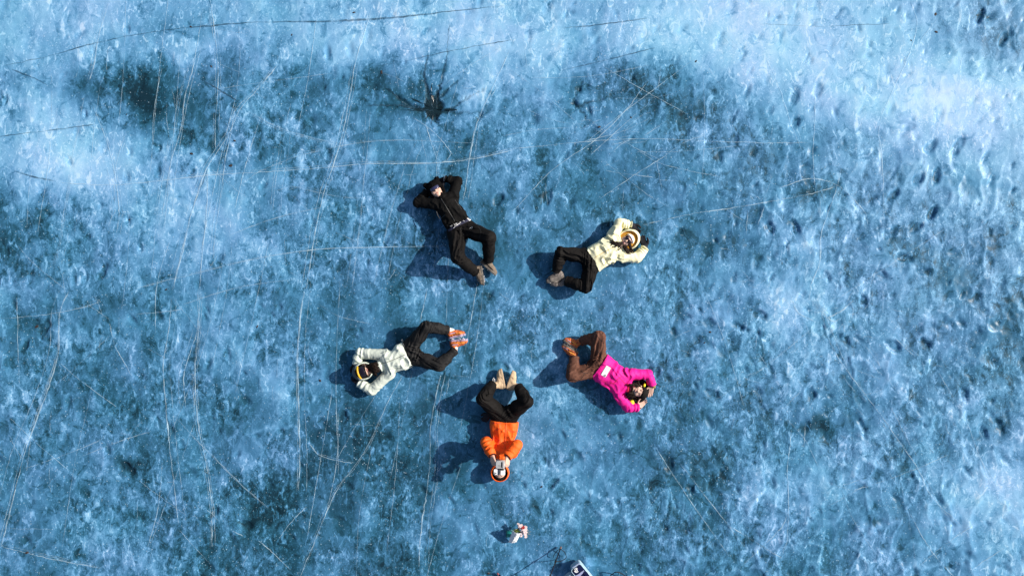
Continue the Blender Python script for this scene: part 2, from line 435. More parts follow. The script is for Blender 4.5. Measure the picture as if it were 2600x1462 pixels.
def build_ice():
    def axis(half, step):
        core = np.arange(-half, half+1e-6, step)
        out = []; s = step; p = core[-1]
        while p < 3000:
            s *= 1.35; p += s; out.append(p)
        out = np.array(out)
        return np.concatenate([-out[::-1], core, out])
    xs = axis(7.3, 0.0185); ys = axis(4.2, 0.0185)
    Xg, Yg = np.meshgrid(xs, ys, indexing='xy')
    px = Xg*PPM+FW/2; py = FH/2-Yg*PPM
    # frosted-ice map
    wx = px+70*(fbm2(px/150, py/150, 1)-.5)+26*(noise2(px/35, py/35, 2)-.5); wy = py+70*(fbm2(px/150, py/150, 3)-.5)+40*(noise2(px/28, py/45, 4)-.5)
    gx = np.clip(wx/FW*16-.5, 0, 14.999); gy = np.clip(wy/FH*9-.5, 0, 7.999)
    i = gx.astype(int); j = gy.astype(int); fx = gx-i; fy = gy-j
    fx = fx*fx*(3-2*fx); fy = fy*fy*(3-2*fy)
    fr = (FROST[j, i]*(1-fx)+FROST[j, i+1]*fx)*(1-fy)+(FROST[j+1, i]*(1-fx)+FROST[j+1, i+1]*fx)*fy
    far = np.clip((np.maximum(np.abs(Xg)-7.2, np.abs(Yg)-4.1))/3, 0, 1)
    fr = fr+.022-.035*np.clip((fr-.58)/.25, 0, 1)
    fr = fr*(1-far)+far*0.45
    for bx, by, rx, ry, an, dv in BLOBS:
        a = math.radians(an); ux = (wx-bx)*math.cos(a)+(wy-by)*math.sin(a); uy = -(wx-bx)*math.sin(a)+(wy-by)*math.cos(a)
        fr = fr+dv*np.exp(-((ux/rx)**2+(uy/ry)**2)*1.1)
    # relief: shallow melt dimples, drawn out along one direction
    c, s = math.cos(math.radians(8)), math.sin(math.radians(8))
    ru = Xg*c-Yg*s; rv = Xg*s+Yg*c
    lumps = fbm2(ru*3.4+.6*noise2(ru*1.5, rv*1.5, 31), rv*2.1, 11, 3, .55)
    fine = fbm2(ru*9, rv*6.5, 21, 3, .6)
    tongues = np.clip(fbm2(ru*5.2, rv*1.9, 41, 2)-.62, 0, 1)*3
    right = np.clip((px-1050)/900, 0, 1)*np.clip((py-120)/380, .22, 1)
    # suncups: rounded bowls that meet in ridges, two sizes
    wq = .55*(fbm2(Xg*2.2, Yg*2.2, 51, 2)-.5); wr = .55*(fbm2(Xg*2.2, Yg*2.2, 52, 2)-.5)
    f1, f2, idc = worley2(ru*4.6+wq*3, rv*3.0+wr*3, 1); bowl = np.clip(f1, 0, .9)**2*(.45+.9*idc)
    g1, g2, idg = worley2(ru*8.5+wr*4, rv*6.2+wq*4, 2); bowl2 = np.clip(g1, 0, .9)**2*(.3+1.0*idg)
    ridge = np.clip(1-(f2-f1)*2.6, 0, 1)*np.clip(idc*2-.7, 0, 1)
    patchy = np.clip(fbm2(Xg*.55, Yg*.55, 61, 3)*2.6-.75, 0, 1)
    near = np.zeros_like(Xg)
    for qx, qy, r in ((1160,585,210),(1500,650,190),(1030,900,210),(1520,940,190),(1275,1080,210),(1310,1350,70)):
        near = np.maximum(near, np.clip(1.5-np.hypot(px-qx, (py-qy))/r, 0, 1))
    flat = 1-.65*near
    calm = 1-.68*np.clip((fr-.56)/.24, 0, 1)          # hard frosted ice is smoother
    flat = flat*calm
    z = flat*((lumps-.62)*(.030+.012*right)+(fine-.55)*(.003+.003*right)+tongues*.008+(bowl-.25)*(.010+.020*right)*(.45+.75*patchy)+(bowl2-.25)*(.003+.008*right))
    inside = (np.abs(Xg) < 7.6) & (np.abs(Yg) < 4.5)
    pits = np.zeros_like(z)
    for n_, (bx, by, an) in enumerate(PRINTS):
        sel = inside & (np.abs(px-bx) < 70) & (np.abs(py-by) < 70)
        qx = px[sel]-bx+10*(noise2(px[sel]/14, py[sel]/14, n_)-.5); qy = py[sel]-by+10*(noise2(px[sel]/14, py[sel]/14, n_+50)-.5)
        a = math.radians(an); ux = qx*math.cos(a)-qy*math.sin(a); uy = qx*math.sin(a)+qy*math.cos(a)
        L = 19+7*((n_*7) % 5)/5; W = 9+4*((n_*3) % 4)/4
        d = np.sqrt((ux/L)**2+(uy/W)**2)
        k = np.clip((1.25-d)/.72, 0, 1); k = k*k*(3-2*k)
        pits[sel] = np.maximum(pits[sel], k); 
    # scattered smaller dimples, mostly on the right-hand ice
    r2 = np.random.default_rng(3)
    for n_ in range(1100):
        bx = r2.random()*2640-20; by = r2.random()*1500-20
        if r2.random() > .30+.7*min(1, max(0, (bx-1000)/1000)): continue
        if any(math.hypot(bx-q[0], by-q[1]) < q[2]*.8 for q in ((1160,585,150),(1500,650,150),(1030,900,150),(1520,940,150),(1275,1080,150))): continue
        an = r2.normal(60 if by < 760 else -55, 22); L = 9+14*r2.random(); W = L*(.35+.3*r2.random()); amp = .25+.5*r2.random()
        sel = (np.abs(px-bx) < 40) & (np.abs(py-by) < 40)
        a = math.radians(an); qx = px[sel]-bx; qy = py[sel]-by; ux = qx*math.cos(a)-qy*math.sin(a); uy = qx*math.sin(a)+qy*math.cos(a)
        d = np.sqrt((ux/L)**2+(uy/W)**2); k = np.clip(1.2-d, 0, 1); pits[sel] = np.maximum(pits[sel], amp*k*k*(3-2*k))
    z = z-pits*.026*np.clip(calm+.25, 0, 1)
    fr = fr-pits*.16+(lumps-.6)*.45*calm+tongues*.12+ridge*flat*.10*(.4+patchy)+(bowl-.25)*.10  # pits and bowls darkened, ridges lightened in the colour to imitate raking sun
    # refrozen star-shaped melt hole with radiating channels
    st = np.zeros_like(z)
    jx = px+9*(noise2(px/9, py/9, 71)-.5)+5*(noise2(px/4, py/4, 73)-.5); jy = py+9*(noise2(px/9, py/9, 72)-.5)+5*(noise2(px/4, py/4, 74)-.5)
    sel = (px > 880) & (px < 1600) & (py > 30) & (py < 350)
    dd = np.full(int(sel.sum()), 1e3)
    dd = np.minimum(dd, (np.sqrt(((jx[sel]-1100)/24)**2+((jy[sel]-272)/30)**2)-1)*24)
    for pts, ws in STAR:
        dd = np.minimum(dd, polyd(jx[sel], jy[sel], pts, [q*.56-.9 for q in ws]))
    st[sel] = np.clip(.5-dd/3.5, 0, 1)
    halo = np.zeros_like(z); halo[sel] = np.exp(-np.maximum(dd, 0)/22)
    z = z-st*.02
    fr = fr-halo*.08
    z = np.where(far > 0, z*(1-far), z)
    z = z-max(0, z[inside].max()-.012)
    ny, nx = Xg.shape
    idx = np.arange(nx*ny).reshape(ny, nx)
    q = np.stack([idx[:-1, :-1], idx[:-1, 1:], idx[1:, 1:], idx[1:, :-1]], -1).reshape(-1, 4)
    o = mesh_np('frozen_lake', np.stack([Xg.ravel(), Yg.ravel(), z.ravel()], -1), q, ice_material())
    for nm, arr in (('frost_and_shade', fr), ('melt', st)):
        at = o.data.attributes.new(nm, 'FLOAT', 'POINT'); at.data.foreach_set('value', arr.astype(np.float32).ravel())
    o['kind'] = 'structure'
    return o, (xs, ys, z)

def ice_material():
    m = bpy.data.materials.new('lake_ice'); m.use_nodes = True
    nt = m.node_tree; N = nt.nodes; Lk = nt.links; b = N['Principled BSDF']
    def noise(scale, detail, rough, dist=0.0, vec=None):
        n = N.new('ShaderNodeTexNoise'); n.inputs['Scale'].default_value = scale; n.inputs['Detail'].default_value = detail
        n.inputs['Roughness'].default_value = rough; n.inputs['Distortion'].default_value = dist
        Lk.new(vec, n.inputs['Vector']); return n.outputs['Fac']
    def mth(op, a, c=None, d=None):
        n = N.new('ShaderNodeMath'); n.operation = op
        for k, v in enumerate((a, c, d)):
            if v is None: continue
            if hasattr(v, 'links'): Lk.new(v, n.inputs[k])
            else: n.inputs[k].default_value = v
        return n.outputs[0]
    def att(nm):
        a = N.new('ShaderNodeAttribute'); a.attribute_name = nm; return a.outputs['Fac']
    tc = N.new('ShaderNodeTexCoord')
    mp = N.new('ShaderNodeMapping'); mp.inputs['Rotation'].default_value = (0, 0, math.radians(8)); mp.inputs['Scale'].default_value = (1.3, .82, 1)
    Lk.new(tc.outputs['Object'], mp.inputs['Vector']); vec = mp.outputs['Vector']; raw = tc.outputs['Object']
    n1 = noise(2.6, 5, .6, .6, vec); nm = noise(6.5, 6, .62, .9, vec); n2 = noise(17, 6, .66, .5, vec); n3 = noise(62, 4, .7, .2, raw)
    fro = att('frost_and_shade')  # also carries the painted light and shade of the relief
    dm = mth('MULTIPLY_ADD', mth('SUBTRACT', n1, .5), .5, mth('MULTIPLY', mth('SUBTRACT', nm, .5), .80))
    dm = mth('MULTIPLY_ADD', mth('SUBTRACT', n2, .5), .38, dm)
    dm = mth('MULTIPLY_ADD', mth('SUBTRACT', n3, .5), .42, dm)
    gr = N.new('ShaderNodeMapRange'); gr.inputs['From Min'].default_value = .48; gr.inputs['From Max'].default_value = .80
    gr.inputs['To Min'].default_value = 1.0; gr.inputs['To Max'].default_value = .30; Lk.new(fro, gr.inputs['Value'])
    ca = N.new('ShaderNodeMapRange'); ca.interpolation_type = 'SMOOTHSTEP'; ca.inputs['From Min'].default_value = .40; ca.inputs['From Max'].default_value = .60
    ca.inputs['To Min'].default_value = .35; ca.inputs['To Max'].default_value = 1.25; Lk.new(noise(.75, 3, .55, .5, raw), ca.inputs['Value'])
    act = ca.outputs['Result']                       # clear glassy panes among the cloudy ice
    val = mth('MULTIPLY_ADD', mth('MULTIPLY', dm, act), gr.outputs['Result'], fro)
    # frosty wisps, drawn out
    mpw = N.new('ShaderNodeMapping'); mpw.inputs['Rotation'].default_value = (0, 0, math.radians(-10)); mpw.inputs['Scale'].default_value = (1.9, .95, 1)
    Lk.new(tc.outputs['Object'], mpw.inputs['Vector'])
    def band(v, a, c, lo, hi):
        q = N.new('ShaderNodeMapRange'); q.interpolation_type = 'SMOOTHSTEP'; q.inputs['From Min'].default_value = a; q.inputs['From Max'].default_value = c
        q.inputs['To Min'].default_value = lo; q.inputs['To Max'].default_value = hi; Lk.new(v, q.inputs['Value']); return q.outputs['Result']
    wisp = band(noise(3.8, 4, .6, 1.4, mpw.outputs['Vector']), .56, .66, 0, 1)
    val = mth('MULTIPLY_ADD', mth('MULTIPLY', wisp, act), .20, val)
    flake = band(noise(7.5, 3, .6, 1.2, mpw.outputs['Vector']), .585, .655, 0, 1)
    val = mth('MULTIPLY_ADD', mth('MULTIPLY', flake, band(noise(.9, 3, .6, 0, raw), .38, .60, .35, 1)), .26, val)
    gloom = band(noise(4.2, 5, .66, 1.2, raw), .45, .36, 0, 1)
    val = mth('MULTIPLY_ADD', gloom, -.15, val)
    grain = band(noise(38, 2, .6, .6, raw), .57, .66, 0, 1)          # loose white crystals
    val = mth('MULTIPLY_ADD', mth('MULTIPLY', grain, band(noise(1.7, 3, .6, 0, raw), .36, .62, .10, 1)), .17, val)
    pep = band(noise(30, 2, .6, .6, mpw.outputs['Vector']), .43, .35, 0, 1)
    val = mth('MULTIPLY_ADD', pep, -.05, val)
    rp = N.new('ShaderNodeValToRGB'); cr = rp.color_ramp
    stops = [(0.0, (.007, .028, .044)), (.22, (.017, .077, .126)), (.42, (.050, .174, .310)), (.60, (.118, .304, .508)), (.80, (.248, .472, .690)), (1.0, (.44, .635, .80))]
    while len(cr.elements) < len(stops): cr.elements.new(.5)
    for e, (p, c) in zip(cr.elements, stops): e.position = p; e.color = (*c, 1)
    Lk.new(val, rp.inputs['Fac'])
    # trapped air bubbles: small white points, denser in some areas
    vo = N.new('ShaderNodeTexVoronoi'); vo.inputs['Scale'].default_value = 44; Lk.new(raw, vo.inputs['Vector'])
    sepc = N.new('ShaderNodeSeparateColor'); Lk.new(vo.outputs['Color'], sepc.inputs[0])
    dens = noise(1.3, 3, .6, 0, raw)
    size = mth('MULTIPLY', mth('MULTIPLY', sepc.outputs[0], sepc.outputs[0]), mth('MULTIPLY', dens, .62))
    spot = mth('LESS_THAN', vo.outputs['Distance'], size)
    spot = mth('MULTIPLY', spot, mth('GREATER_THAN', sepc.outputs[1], .62))
    mixb = N.new('ShaderNodeMixRGB'); mixb.inputs['Color2'].default_value = (.52, .70, .82, 1)
    Lk.new(mth('MULTIPLY', spot, .45), mixb.inputs['Fac']); Lk.new(rp.outputs['Color'], mixb.inputs['Color1'])
    # faint mauve / teal drift
    tint = N.new('ShaderNodeValToRGB'); tint.color_ramp.elements[0].color = (.90, 1.01, .99, 1); tint.color_ramp.elements[1].color = (1.06, .98, 1.02, 1)
    tint.color_ramp.elements[0].position = .35; tint.color_ramp.elements[1].position = .65
    Lk.new(noise(1.1, 4, .6, .3, raw), tint.inputs['Fac'])
    mul = N.new('ShaderNodeMixRGB'); mul.blend_type = 'MULTIPLY'; mul.inputs['Fac'].default_value = 1
    Lk.new(mixb.outputs['Color'], mul.inputs['Color1']); Lk.new(tint.outputs['Color'], mul.inputs['Color2'])
    # melted star
    mm = N.new('ShaderNodeMixRGB'); mm.inputs['Color2'].default_value = (.010, .034, .048, 1)
    mel = mth('MULTIPLY', att('melt'), mth('MULTIPLY_ADD', n2, .7, .5)); mel = mth('MINIMUM', mel, .93)
    Lk.new(mel, mm.inputs['Fac']); Lk.new(mul.outputs['Color'], mm.inputs['Color1'])
    Lk.new(mm.outputs['Color'], b.inputs['Base Color'])
    rr = mth('MULTIPLY_ADD', act, .22, .26); b.inputs['Specular IOR Level'].default_value = .25; Lk.new(rr, b.inputs['Roughness'])
    b.inputs['IOR'].default_value = 1.31
    hb = mth('MULTIPLY_ADD', n3, .4, n2)
    bp = N.new('ShaderNodeBump'); bp.inputs['Strength'].default_value = .14; bp.inputs['Distance'].default_value = .015
    Lk.new(hb, bp.inputs['Height']); Lk.new(bp.outputs['Normal'], b.inputs['Normal'])
    return m

ice, ICE = build_ice()
def ice_z(x, y):
    xs, ys, z = ICE
    i = np.clip(np.searchsorted(xs, x)-1, 0, len(xs)-2); j = np.clip(np.searchsorted(ys, y)-1, 0, len(ys)-2)
    fx = (x-xs[i])/(xs[i+1]-xs[i]); fy = (y-ys[j])/(ys[j+1]-ys[j])
    return float((z[j, i]*(1-fx)+z[j, i+1]*fx)*(1-fy)+(z[j+1, i]*(1-fx)+z[j+1, i+1]*fx)*fy)

# ------------------------------------------------------------------ cracks in the ice
def crack_mat(name, col, lo, hi, scale, rough=.5):
    m = bpy.data.materials.new(name); m.use_nodes = True; nt = m.node_tree; b = nt.nodes['Principled BSDF']
    b.inputs['Base Color'].default_value = (*col, 1); b.inputs['Roughness'].default_value = rough
    tc = nt.nodes.new('ShaderNodeTexCoord'); nz = nt.nodes.new('ShaderNodeTexNoise'); nz.inputs['Scale'].default_value = scale; nz.inputs['Detail'].default_value = 6
    nz.inputs['Roughness'].default_value = .7
    nt.links.new(tc.outputs['Object'], nz.inputs['Vector'])
    mr = nt.nodes.new('ShaderNodeMapRange'); mr.inputs['From Min'].default_value = .32; mr.inputs['From Max'].default_value = .66
    mr.inputs['To Min'].default_value = lo; mr.inputs['To Max'].default_value = hi
    nt.links.new(nz.outputs['Fac'], mr.inputs['Value']); nt.links.new(mr.outputs['Result'], b.inputs['Alpha'])
    return m
CR_W = crack_mat('fracture_white', (.54, .74, .85), .0, .64, 6)
CR_F = crack_mat('fracture_faint', (.50, .70, .83), .0, .42, 5)
CR_D = crack_mat('fracture_dark', (.022, .070, .115), .0, .75, 6)

def crack(pts, width, m, jag=1.0, name='ice_crack', parent=None, build=True):
    pp = catmull([np.array(p, float) for p in pts], 10); 
    # resample and roughen
    out = []
    for a, b in zip(pp[:-1], pp[1:]):
        n = max(1, int(np.linalg.norm(b-a)/9))
        for k in range(n): out.append(a+(b-a)*k/n)
    out.append(pp[-1]); out = np.array(out)
    n = len(out); jit = np.cumsum(RNG.normal(0, .55, (n, 2)), 0); jit -= np.linspace(0, 1, n)[:, None]*jit[-1]
    out = out+np.clip(jit, -5, 5)*jag*.40+RNG.normal(0, .5, (n, 2))*jag
    vs, fs = [], []
    wv = width*(.25+1.5*noise2(np.arange(n)*.11, np.zeros(n), RNG.integers(99)))
    wv[:2] *= .4; wv[-2:] *= .4
    for i, p in enumerate(out):
        d = out[min(i+1, n-1)]-out[max(i-1, 0)]; d = d/(np.linalg.norm(d)+1e-9); s = np.array([-d[1], d[0]])
        for k, up in ((-1, .0015), (0, .0035), (1, .0015)):
            q = P(*(p+s*k*wv[i]*PPM*.5)); vs.append([q[0], q[1], ice_z(q[0], q[1])+up+.003])
        if i:
            b0 = (i-1)*3
            fs += [[b0, b0+1, b0+4, b0+3][::-1], [b0+1, b0+2, b0+5, b0+4][::-1]]
    if not build: return vs, fs
    return mesh_np(name, vs, fs, m, parent or ice)

def q_(off, scale=1.9815):
    return lambda L: [(x/scale+off[0], y/scale+off[1]) for x, y in L]
TL, TR, BL, BR = q_((0, 0)), q_((1300, 0)), q_((0, 731)), q_((1300, 731))
S_, M_, F_ = .0125, .0090, .0075
CRACKS = [
 (TL,[(545,20),(500,170),(470,330),(450,400)],M_),(TL,[(420,490),(395,620),(370,760),(340,960),(320,1080),(300,1220),(265,1330)],F_),
 (TL,[(1055,0),(1075,140),(1090,300),(1090,480),(1080,640),(1080,740)],M_),(TL,[(1200,130),(1205,280),(1190,450)],F_),
 (TL,[(1020,40),(970,330),(930,480),(905,650),(860,800),(840,920),(815,1080)],M_),(TL,[(1185,520),(1160,660),(1130,800),(1110,960),(1085,1120),(1070,1300)],M_),
 (TL,[(1390,330),(1290,450),(1210,540),(1150,670),(1040,850),(975,1040),(925,1220),(870,1449)],S_*1.2),(TL,[(1045,850),(1045,960),(1035,1130),(1015,1300),(1000,1449)],M_),
 (TL,[(1870,40),(1790,310),(1760,480),(1720,680),(1670,850),(1630,960),(1590,1130),(1540,1449)],S_),
 (TL,[(2570,240),(2480,440),(2400,620),(2370,760),(2345,940),(2330,1010)],S_),
 (TL,[(310,920),(560,930),(830,905),(1060,880),(1300,868),(1560,850),(1850,825),(2190,820),(2400,795),(2576,755)],S_),
 (TL,[(1200,940),(1300,865),(1480,790),(1660,745),(1850,710),(2100,705),(2400,720)],F_),
 (TL,[(690,1449),(960,1380),(1250,1310),(1560,1260),(1900,1245),(2260,1240)],M_),(TL,[(470,540),(540,730),(580,900),(597,1060),(585,1170)],M_),
 (TL,[(1460,520),(1430,660),(1410,780),(1385,930),(1370,1060)],F_),(TL,[(1860,560),(1850,750),(1830,900),(1815,1080),(1790,1300),(1770,1449)],F_),
 (TL,[(2140,620),(2170,720),(2195,800),(2195,890)],M_),(TL,[(2100,700),(2040,820),(2000,950),(1950,1120),(1880,1430)],F_),
 (TL,[(90,1240),(180,1340),(320,1449)],F_),(TL,[(1250,560),(1400,640),(1560,690),(1700,720)],F_),(TL,[(1060,850),(1180,950),(1240,990)],F_),
 (TL,[(2210,1150),(2190,1300),(2170,1449)],F_),(TL,[(2255,1260),(2250,1449)],M_),(TL,[(1800,1000),(1640,980),(1480,940),(1380,960)],F_),
 (TR,[(0,750),(250,725),(480,705),(760,700),(1100,715),(1500,715)],M_),(TR,[(0,1065),(200,860),(400,720),(560,570),(690,400)],M_),
 (TR,[(440,1000),(600,890),(730,810),(870,715),(970,680)],M_),(TR,[(2220,10),(2080,170),(2000,300)],F_),
 (TR,[(2010,0),(2040,130),(1990,300),(1900,490),(1850,640),(1868,830),(1872,1140)],M_),(TR,[(1530,430),(1525,640),(1520,800),(1525,930)],M_),
 (TR,[(660,1130),(900,1075),(1120,1040),(1330,1005),(1500,975),(1640,935)],M_),(TR,[(1345,945),(1480,900),(1560,905),(1640,930),(1720,1000),(1780,1070),(1795,1130)],M_),
 (TR,[(990,340),(1080,470)],F_),(TR,[(1280,290),(1340,420),(1400,600),(1470,780)],F_),(TR,[(360,710),(560,660),(700,590)],M_),(TR,[(450,800),(570,890),(700,990),(870,1090)],F_),
 (TR,[(640,760),(750,820),(900,860),(1050,890)],F_),(TR,[(1640,930),(1600,1060),(1560,1180),(1550,1320),(1500,1449)],M_),(TR,[(1550,980),(1556,1150),(1560,1300)],F_),
 (TR,[(1860,1300),(1830,1370),(1800,1449)],F_),(TR,[(965,370),(970,640),(960,900)],F_),(TR,[(1240,1130),(1270,1040)],S_),(TR,[(1190,1060),(1180,1180)],M_),
 (TR,[(730,810),(745,900),(760,960)],F_),(TR,[(1660,830),(1645,930)],M_),(TR,[(520,680),(620,740),(740,800)],F_),(TR,[(380,590),(440,640),(520,700)],F_),
 (BL,[(0,155),(250,130),(420,95),(500,65)],M_),(BL,[(340,20),(300,130),(295,300),(250,480),(190,640),(120,830),(70,1020),(20,1230),(0,1300)],S_*1.1),
 (BL,[(80,50),(85,250),(95,480)],M_),(BL,[(860,50),(850,200),(820,400),(835,600),(850,780),(875,1000),(895,1180)],M_),
 (BL,[(1005,0),(1000,180),(980,420),(985,600),(1000,730),(1030,870),(1060,1080),(1065,1300)],S_),(BL,[(995,0),(990,200),(950,330),(920,450),(930,600)],M_),
 (BL,[(1535,0),(1510,150),(1495,350),(1500,620),(1505,850),(1500,1020)],S_),(BL,[(2150,0),(2110,180)],M_),(BL,[(2250,0),(2245,170)],M_),
 (BL,[(1900,520),(1800,680),(1700,850)],F_),(BL,[(2030,430),(1940,600),(1860,780),(1780,900),(1700,1000),(1640,1120),(1590,1250),(1510,1449)],M_),
 (BL,[(2220,430),(2190,560),(2165,700),(2165,850),(2145,1040),(2120,1200),(2105,1400)],S_),(BL,[(550,180),(580,300),(660,440)],M_),(BL,[(440,85),(550,160)],M_),
 (BL,[(120,910),(350,830),(520,755)],M_),(BL,[(400,850),(600,770),(760,720)],F_),(BL,[(880,650),(960,740),(1060,840),(1200,980),(1350,1110)],F_),
 (BL,[(0,1300),(120,1330),(300,1370),(500,1410)],M_),(BL,[(900,1220),(1000,1330),(1060,1400)],F_),(BL,[(0,1210),(250,1215)],F_),(BL,[(870,50),(970,180),(1050,280)],F_),
 (BL,[(260,500),(400,380),(550,240)],F_),(BL,[(1540,1100),(1480,1160),(1400,1260)],M_),(BL,[(1170,1220),(1220,1250)],S_),(BL,[(1300,1270),(1390,1350),(1460,1420)],M_),
 (BL,[(1040,1120),(1100,1170)],S_),(BL,[(1550,780),(1600,840),(1700,870),(1780,880)],M_),(BL,[(700,970),(820,1060),(930,1140)],F_),(BL,[(1600,80),(1700,140),(1860,180)],F_),
 (BR,[(1410,700),(1400,800),(1390,930),(1395,1100),(1380,1350)],M_),(BR,[(1480,680),(1470,800)],M_),
 (BR,[(1540,60),(1600,260),(1680,400),(1800,560),(1900,700),(2040,900),(2120,1060),(2260,1190)],M_),(BR,[(1560,90),(1660,330),(1760,520),(1880,690),(2010,880)],F_),
 (BR,[(1720,1020),(1880,970),(2040,910),(2200,840)],M_),(BR,[(1560,970),(1740,1025)],F_),(BR,[(1960,980),(2000,1150),(2030,1340),(2050,1449)],F_),
 (BR,[(2050,1400),(2200,1280),(2330,1185)],M_),(BR,[(2300,1430),(2480,1310)],M_),(BR,[(1100,1200),(1260,1300),(1360,1360)],M_),(BR,[(1160,1400),(1250,1310),(1360,1200),(1400,1100)],M_),
 (BR,[(2050,860),(1990,760),(1910,600)],F_),(BR,[(1500,50),(1560,120),(1620,170),(1650,155)],S_),(BR,[(1590,150),(1650,120),(1720,65)],S_),
 (BR,[(1780,110),(1800,80),(1820,20)],M_),(BR,[(1960,270),(2000,300),(2060,350)],F_),(BR,[(1930,250),(2000,320)],M_),(BR,[(1400,20),(1440,120),(1530,170)],M_),
 (BR,[(1640,1000),(1760,960)],F_),(BR,[(2080,940),(2150,1100),(2200,1150)],F_),(BR,[(1480,180),(1500,240),(1530,330)],F_)]
for fn, L, wd in CRACKS:
    crack(fn(L), wd*(.85 if fn is BR else 1), CR_F if wd == F_ else CR_W)
    if fn in (TL, BL) and len(L) > 3:          # faint companions beside the long ones
        for k in range(2):
            ox = RNG.normal(0, 9); oy = RNG.normal(0, 3); a = int(RNG.integers(0, 2))
            crack([(x+ox*(1+.1*i), y+oy) for i, (x, y) in enumerate(fn(L)[a:])], wd*.55, CR_F)
DARKS = [(TL,[(20,330),(250,280),(480,215),(700,170),(960,135)],.014),(TL,[(960,135),(1300,110),(1650,105),(2000,85),(2280,55),(2576,25)],.017),
 (TL,[(0,685),(180,665),(360,640),(480,625)],.015),(TL,[(980,380),(1080,440),(1200,510)],.014),(TL,[(70,860),(170,890),(270,910)],.012),(TL,[(60,350),(160,390),(240,430)],.016),
 (TL,[(1900,330),(2060,300),(2200,270),(2400,230),(2576,200)],.008),(TR,[(260,350),(480,300),(720,240)],.009),(TR,[(260,140),(480,115),(680,90)],.008),(TR,[(1250,120),(1550,130),(1900,118)],.006),(BL,[(820,540),(840,640),(855,760)],.012),(BL,[(20,1220),(70,1020),(105,880)],.012),(TL,[(1045,850),(975,1040)],.012)]
for fn, L, wd in DARKS: crack(fn(L), wd, CR_D)
for pts, ws in STAR[:4]:
    crack([(x+random.gauss(0, 2), y+random.gauss(0, 2)) for x, y in pts], .008+.0012*ws[1], CR_D, jag=1.6)
rl = random.Random(21)
for k in range(62):      # long straight hairlines
    if k < 40:
        x, y = rl.uniform(20, 1250), rl.uniform(150, 1350); a = math.radians(rl.gauss(100, 6)); L = rl.uniform(180, 520)
        if k % 5 == 0: a = math.radians(rl.choice([-8, -14, 35, 42, -35])+rl.gauss(0, 5)); L *= .7
    elif k < 50: x, y = rl.uniform(1350, 1750), rl.uniform(180, 480); a = math.radians(rl.choice([-40, -12, 2, 35, 60])+rl.gauss(0, 5)); L = rl.uniform(120, 340)
    else: x, y = rl.uniform(1750, 2560), rl.uniform(650, 1420); a = math.radians(rl.choice([55, 60, -30, 95])+rl.gauss(0, 5)); L = rl.uniform(120, 380)
    bend = rl.gauss(0, 8)
    crack([(x+math.cos(a)*L*t-math.sin(a)*bend*(1-4*t*t), y+math.sin(a)*L*t+math.cos(a)*bend*(1-4*t*t)) for t in (-.5, -.2, .1, .5)], rl.uniform(.005, .0085), CR_F if k % 3 else CR_W, jag=.6)
# the refrozen melt hole itself: thin dark ice with feathered edges
HOLE = crack_mat('thin_dark_ice', (.006, .020, .028), .55, 1.0, 22, .25)
hv, hf = [], []; rh = random.Random(4)
arms = [(-95, 58, 5), (-70, 52, 5), (-158, 62, 5), (176, 72, 6), (4, 62, 7), (62, 34, 7), (98, 40, 6), (-128, 30, 7), (-35, 40, 5), (128, 30, 6)]
NA = 240
for i in range(NA):
    a = -180+360*i/NA; r = 19+4*float(noise2(np.array([a/14.]), np.array([.3]), 5)[0])+2.5*rh.random()
    for aa, L, wd in arms:
        dd = abs((a-aa+180) % 360-180); r = max(r, (L+4*rh.random())*max(0, 1-dd/(wd*2.0))**1.2)
    for k, rr_ in enumerate((r*.5, r)):
        q = P(1100+rr_*math.cos(math.radians(a)), 274+rr_*1.1*math.sin(math.radians(a))); hv.append([q[0], q[1], ice_z(q[0], q[1])+.004])
q = P(1100, 274); hv.append([q[0], q[1], ice_z(q[0], q[1])+.004])
for i in range(NA):
    j = (i+1) % NA; hf += [[2*i, 2*j, 2*j+1, 2*i+1], [2*NA, 2*j, 2*i]]
mesh_np('melt_hole', hv, [f[::-1] for f in hf], HOLE, ice)
# hairlines nobody could count
hv, hf = [], []
for k in range(260):
    x, y = random.uniform(0, 2600), random.uniform(0, 1462)
    if k > 150: x, y = random.gauss(2040, 120), random.gauss(840, 110)
    if k > 200: x, y = random.gauss(1550, 60), random.gauss(320, 40)
    if k > 225: x, y = random.gauss(2250, 120), random.gauss(1000, 150)
    a = random.choice([math.radians(100), math.radians(100), math.radians(15), random.uniform(0, 3.14)])+random.gauss(0, .25)
    if 200 < k: a = random.uniform(-.9, .3) if k <= 225 else math.radians(55)+random.gauss(0, .1)
    L = random.uniform(12, 70)
    pts = [(x+math.cos(a)*L*t+random.gauss(0, 2), y+math.sin(a)*L*t+random.gauss(0, 2)) for t in (-.5, 0, .5)]
    v, f = crack(pts, random.uniform(.004, .008), None, build=False); b0 = len(hv); hv += v; hf += [[i+b0 for i in q] for q in f]
o = mesh_np('hairline_cracks', hv, hf, CR_F, ice); o['kind'] = 'stuff'
